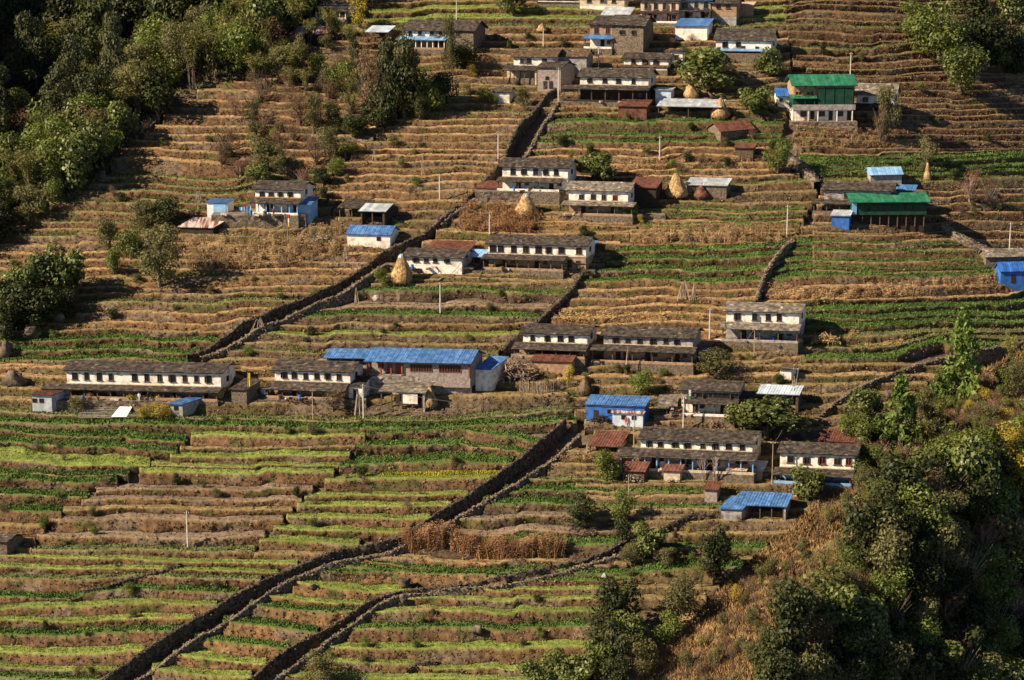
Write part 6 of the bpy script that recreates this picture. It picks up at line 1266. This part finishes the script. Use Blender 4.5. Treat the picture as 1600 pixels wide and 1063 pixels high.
# weeds and little bushes on terrace banks
WB = [([(0, 640), (540, 640), (430, 850), (0, 850)], 26, 'below the long farmhouse'), ([(0, 860), (420, 880), (180, 1060), (0, 1060)], 16, 'on the bottom left terrace banks'), ([(560, 690), (840, 690), (620, 830), (420, 830)], 16, 'left of the long wall'),
      ([(560, 960), (880, 940), (860, 1060), (480, 1060)], 16, 'on the lowest terrace banks'), ([(560, 440), (880, 440), (780, 560), (380, 560)], 16, 'on the gravelly terrace banks'), ([(0, 400), (520, 440), (300, 560), (0, 560)], 26, 'above the long farmhouse'),
      ([(180, 200), (500, 130), (520, 330), (60, 340)], 40, 'on the upper left brown terraces'), ([(620, 140), (820, 150), (650, 330), (520, 320)], 20, 'by the upper stairway'), ([(850, 180), (1200, 180), (1230, 300), (850, 250)], 26, 'below the topmost hamlet'),
      ([(930, 560), (1260, 560), (1250, 620), (930, 620)], 30, 'in the weeds above the terrace house'), ([(800, 600), (920, 600), (900, 680), (840, 650)], 12, 'in the rubble above the long wall'), ([(1230, 10), (1420, 10), (1560, 230), (1230, 230)], 34, 'on the dark upper right terraces'),
      ([(700, 40), (880, 40), (880, 140), (700, 140)], 16, 'left of the dark stone house'), ([(1020, 60), (1240, 60), (1240, 190), (1180, 190)], 16, 'right of the topmost hamlet'), ([(900, 380), (960, 350), (940, 440), (880, 440)], 10, 'by the eight-window farmhouse'),
      ([(960, 840), (1230, 800), (1100, 920), (940, 900)], 30, 'on the dry knoll below the village'), ([(1400, 260), (1600, 240), (1600, 340), (1480, 340)], 18, 'right of the dark green lodge')]
for i, (pl, n, wh) in enumerate(WB):
    r = random.Random(50+i)
    for x, y in darts(pl, 9, int(n*.75), 60+i):
        k = r.choice('ODDGRYK' if 'weedy' in wh or 'dry' in wh else 'OODDGR'); w = r.uniform(8, 20)
        kn = {'O': 'olive', 'D': 'dry brown', 'G': 'green', 'R': 'dark green', 'Y': 'yellowish', 'K': 'reddish'}[k]
        e = T(k, x, y, w, w*r.uniform(.55, .9), f'little {kn} bush {wh}', name='bush', group=f'little {kn} bushes {wh}', sink=.9); TI_.append((e, x, f'little {kn} bush', f'little {kn} bushes', wh))
relabel(TI_)
# ------------------------------------------------------------------ standing dry crops
def millet(label, x0, x1, base, hpx, rows, c1, c2, dens=1.0, heads=True, gap=3.2, name='dry_millet', cat='dry crop', red=0, off=-.9):
    pts = []; 
    for rI in range(rows):
        n = int((x1-x0)*dens*1.6); x = x0+(x1-x0)*rng.random(n); keep = (vn(x/6.0, rI*9.1, 0, 33) > -.3) & (rng.random(n) < np.clip((x-x0)/14, .15, 1)) & (rng.random(n) < np.clip((x1-x)/14, .15, 1)); x = x[keep]
        y = np.interp(x, [b[0] for b in base], [b[1] for b in base])-rI*gap+rng.standard_normal(len(x))*.8; pts.append(onG0(x, y, off))
    P = np.concatenate(pts); m = mpp_at(P[0]); hh = hpx*m; k = len(P); hv = hh*(.55+.4*rng.random(k)+.4*vn(P[:, 0]/1.6, P[:, 1]/2, 0, 3))
    V1, F1, C1 = tufts(P, 1, hh*.8, .09, c1, c2, lean=.25); parts = [(V1, F1, C1)]
    for q in range(5):
        c = P+np.stack([.12*rng.standard_normal(k), .12*rng.standard_normal(k), hv*(.25+.75*rng.random(k)**.6)], 1)
        parts.append(tufts(c, 1, .10, .30, c1, c2, lean=3.5, up=-.12))
    return stuff(name, parts, label, cat)
OR, ORb = (.20, .10, .045), (.40, .225, .11); TN, TNb = (.30, .19, .09), (.50, .36, .19)
millet('tall orange-brown millet hedge below the bare soil terraces beside the long wall', 624, 884, [(624, 862), (700, 866), (800, 880), (884, 874)], 36, 7, (.17, .09, .04), (.40, .225, .11), 1.7, gap=2.0)
millet('orange millet field left of the blue-capped haystack', 716, 846, [(716, 362), (846, 366)], 18, 11, OR, ORb, 1.3, gap=3.6, off=-.4)
millet('rows of thin brown stalks in the field left of the stairway', 286, 540, [(286, 424), (430, 420), (540, 400)], 19, 8, (.20, .12, .06), TNb, 1.1, gap=6, off=-.6)
millet('brown stalk rows between green beds at centre right', 1000, 1228, [(1000, 384), (1228, 384)], 17, 4, (.26, .14, .07), TNb, .9, gap=6, off=-.6)
millet('long strip of tan stalks under the right-hand green terraces', 1195, 1560, [(1195, 470), (1300, 474), (1420, 466), (1560, 452)], 14, 5, (.32, .17, .08), TNb, .9, gap=4)
millet('orange stalks on the ledge before the green-roofed lodge', 1250, 1380, [(1250, 236), (1380, 232)], 13, 6, OR, TNb, .7, gap=4)
millet('orange-brown stalks in the terraces above the big rounded haystack', 960, 1180, [(960, 268), (1180, 266)], 11, 4, OR, TNb, .8, gap=4)
millet('golden stubble rows in the straw terraces above the six-window house', 862, 1108, [(862, 506), (1108, 506)], 11, 3, TN, (.62, .44, .2), .8, gap=5)
millet('little patch of brown millet behind the long wall', 868, 934, [(868, 728), (934, 728)], 16, 4, OR, TNb, 1.0)
millet('reddish stalks left of the terrace house tree', 1106, 1136, [(1106, 670), (1136, 670)], 14, 4, TN, TNb, 1.0)
millet('straw-coloured weeds around the golden heap right of the grey farmhouse', 1280, 1340, [(1280, 536), (1340, 534)], 13, 4, TN, (.55, .36, .14), 1)
millet('orange squash leaves on the curved green bed at right', 1310, 1420, [(1310, 550), (1420, 538)], 6, 2, (.35, .2, .07), (.6, .4, .15), .6)
millet('pinkish dry weeds at the upper left of the brown terraces', 452, 545, [(452, 172), (545, 166)], 14, 4, (.22, .12, .09), (.36, .22, .16), .6)
millet('marigold bed in front of the topmost blue cloth veranda', 922, 1010, [(922, 158), (1010, 158)], 9, 2, (.14, .14, .03), (.6, .36, .05), .7, off=-.1)
millet('small bed of red flowers under the millet hedge', 730, 772, [(730, 884), (772, 884)], 9, 2, (.5, .05, .02), (.6, .12, .04), .6)
millet('reddish weeds before the topmost hamlet stair head', 880, 920, [(880, 176), (920, 174)], 9, 2, (.3, .1, .05), (.4, .2, .08), .7)
yx = 600+190*rng.random(2600); yy = np.where(rng.random(2600) < .5, 739, 747)+5*rng.random(2600); yx = np.where(yy < 741, 690+.5*(yx-600), yx)
stuff('mustard_flowers', [tufts(onG0(yx, yy, -.9), 3, .45, .25, (.16, .20, .03), (.5, .42, .03))], 'yellow flowering mustard strips beside the big diagonal wall', 'flowers')
# long dry grass on the spur
n = 60000; u = rng.random((n, 2)); poly = SPF
px_ = 990+u[:, 0]*630; py_ = 540+u[:, 1]*540
# keep points on the dry flank of the spur
ex = np.interp(py_, [545, 620, 725, 830, 930, 1063], [1600, 1475, 1345, 1235, 1122, 1003])
kp = (px_ > ex-4) & (px_ < ex+210); Pg = onFull(px_[kp], py_[kp], 0)
sp = -sdist(Pg[:, 0], Pg[:, 1], SPU); Pg = Pg[(sp > -1) & (sp < 40)]
stuff('long_grass', [tufts(Pg, 3, .75, .22, (.13, .08, .034), (.31, .20, .09), lean=.6)], 'long tan and orange grass on the flank of the near spur', 'grass')
# undergrowth below the woods
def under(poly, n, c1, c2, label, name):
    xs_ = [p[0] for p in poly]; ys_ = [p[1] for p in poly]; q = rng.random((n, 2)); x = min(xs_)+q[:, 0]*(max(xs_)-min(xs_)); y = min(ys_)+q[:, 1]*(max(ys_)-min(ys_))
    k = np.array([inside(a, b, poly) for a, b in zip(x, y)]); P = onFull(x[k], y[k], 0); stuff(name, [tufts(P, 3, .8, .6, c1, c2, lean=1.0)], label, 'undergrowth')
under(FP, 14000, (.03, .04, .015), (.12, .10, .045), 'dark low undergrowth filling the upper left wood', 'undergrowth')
under(SPW, 12000, (.03, .04, .015), (.11, .09, .04), 'dark low undergrowth of the lower right wood', 'undergrowth')
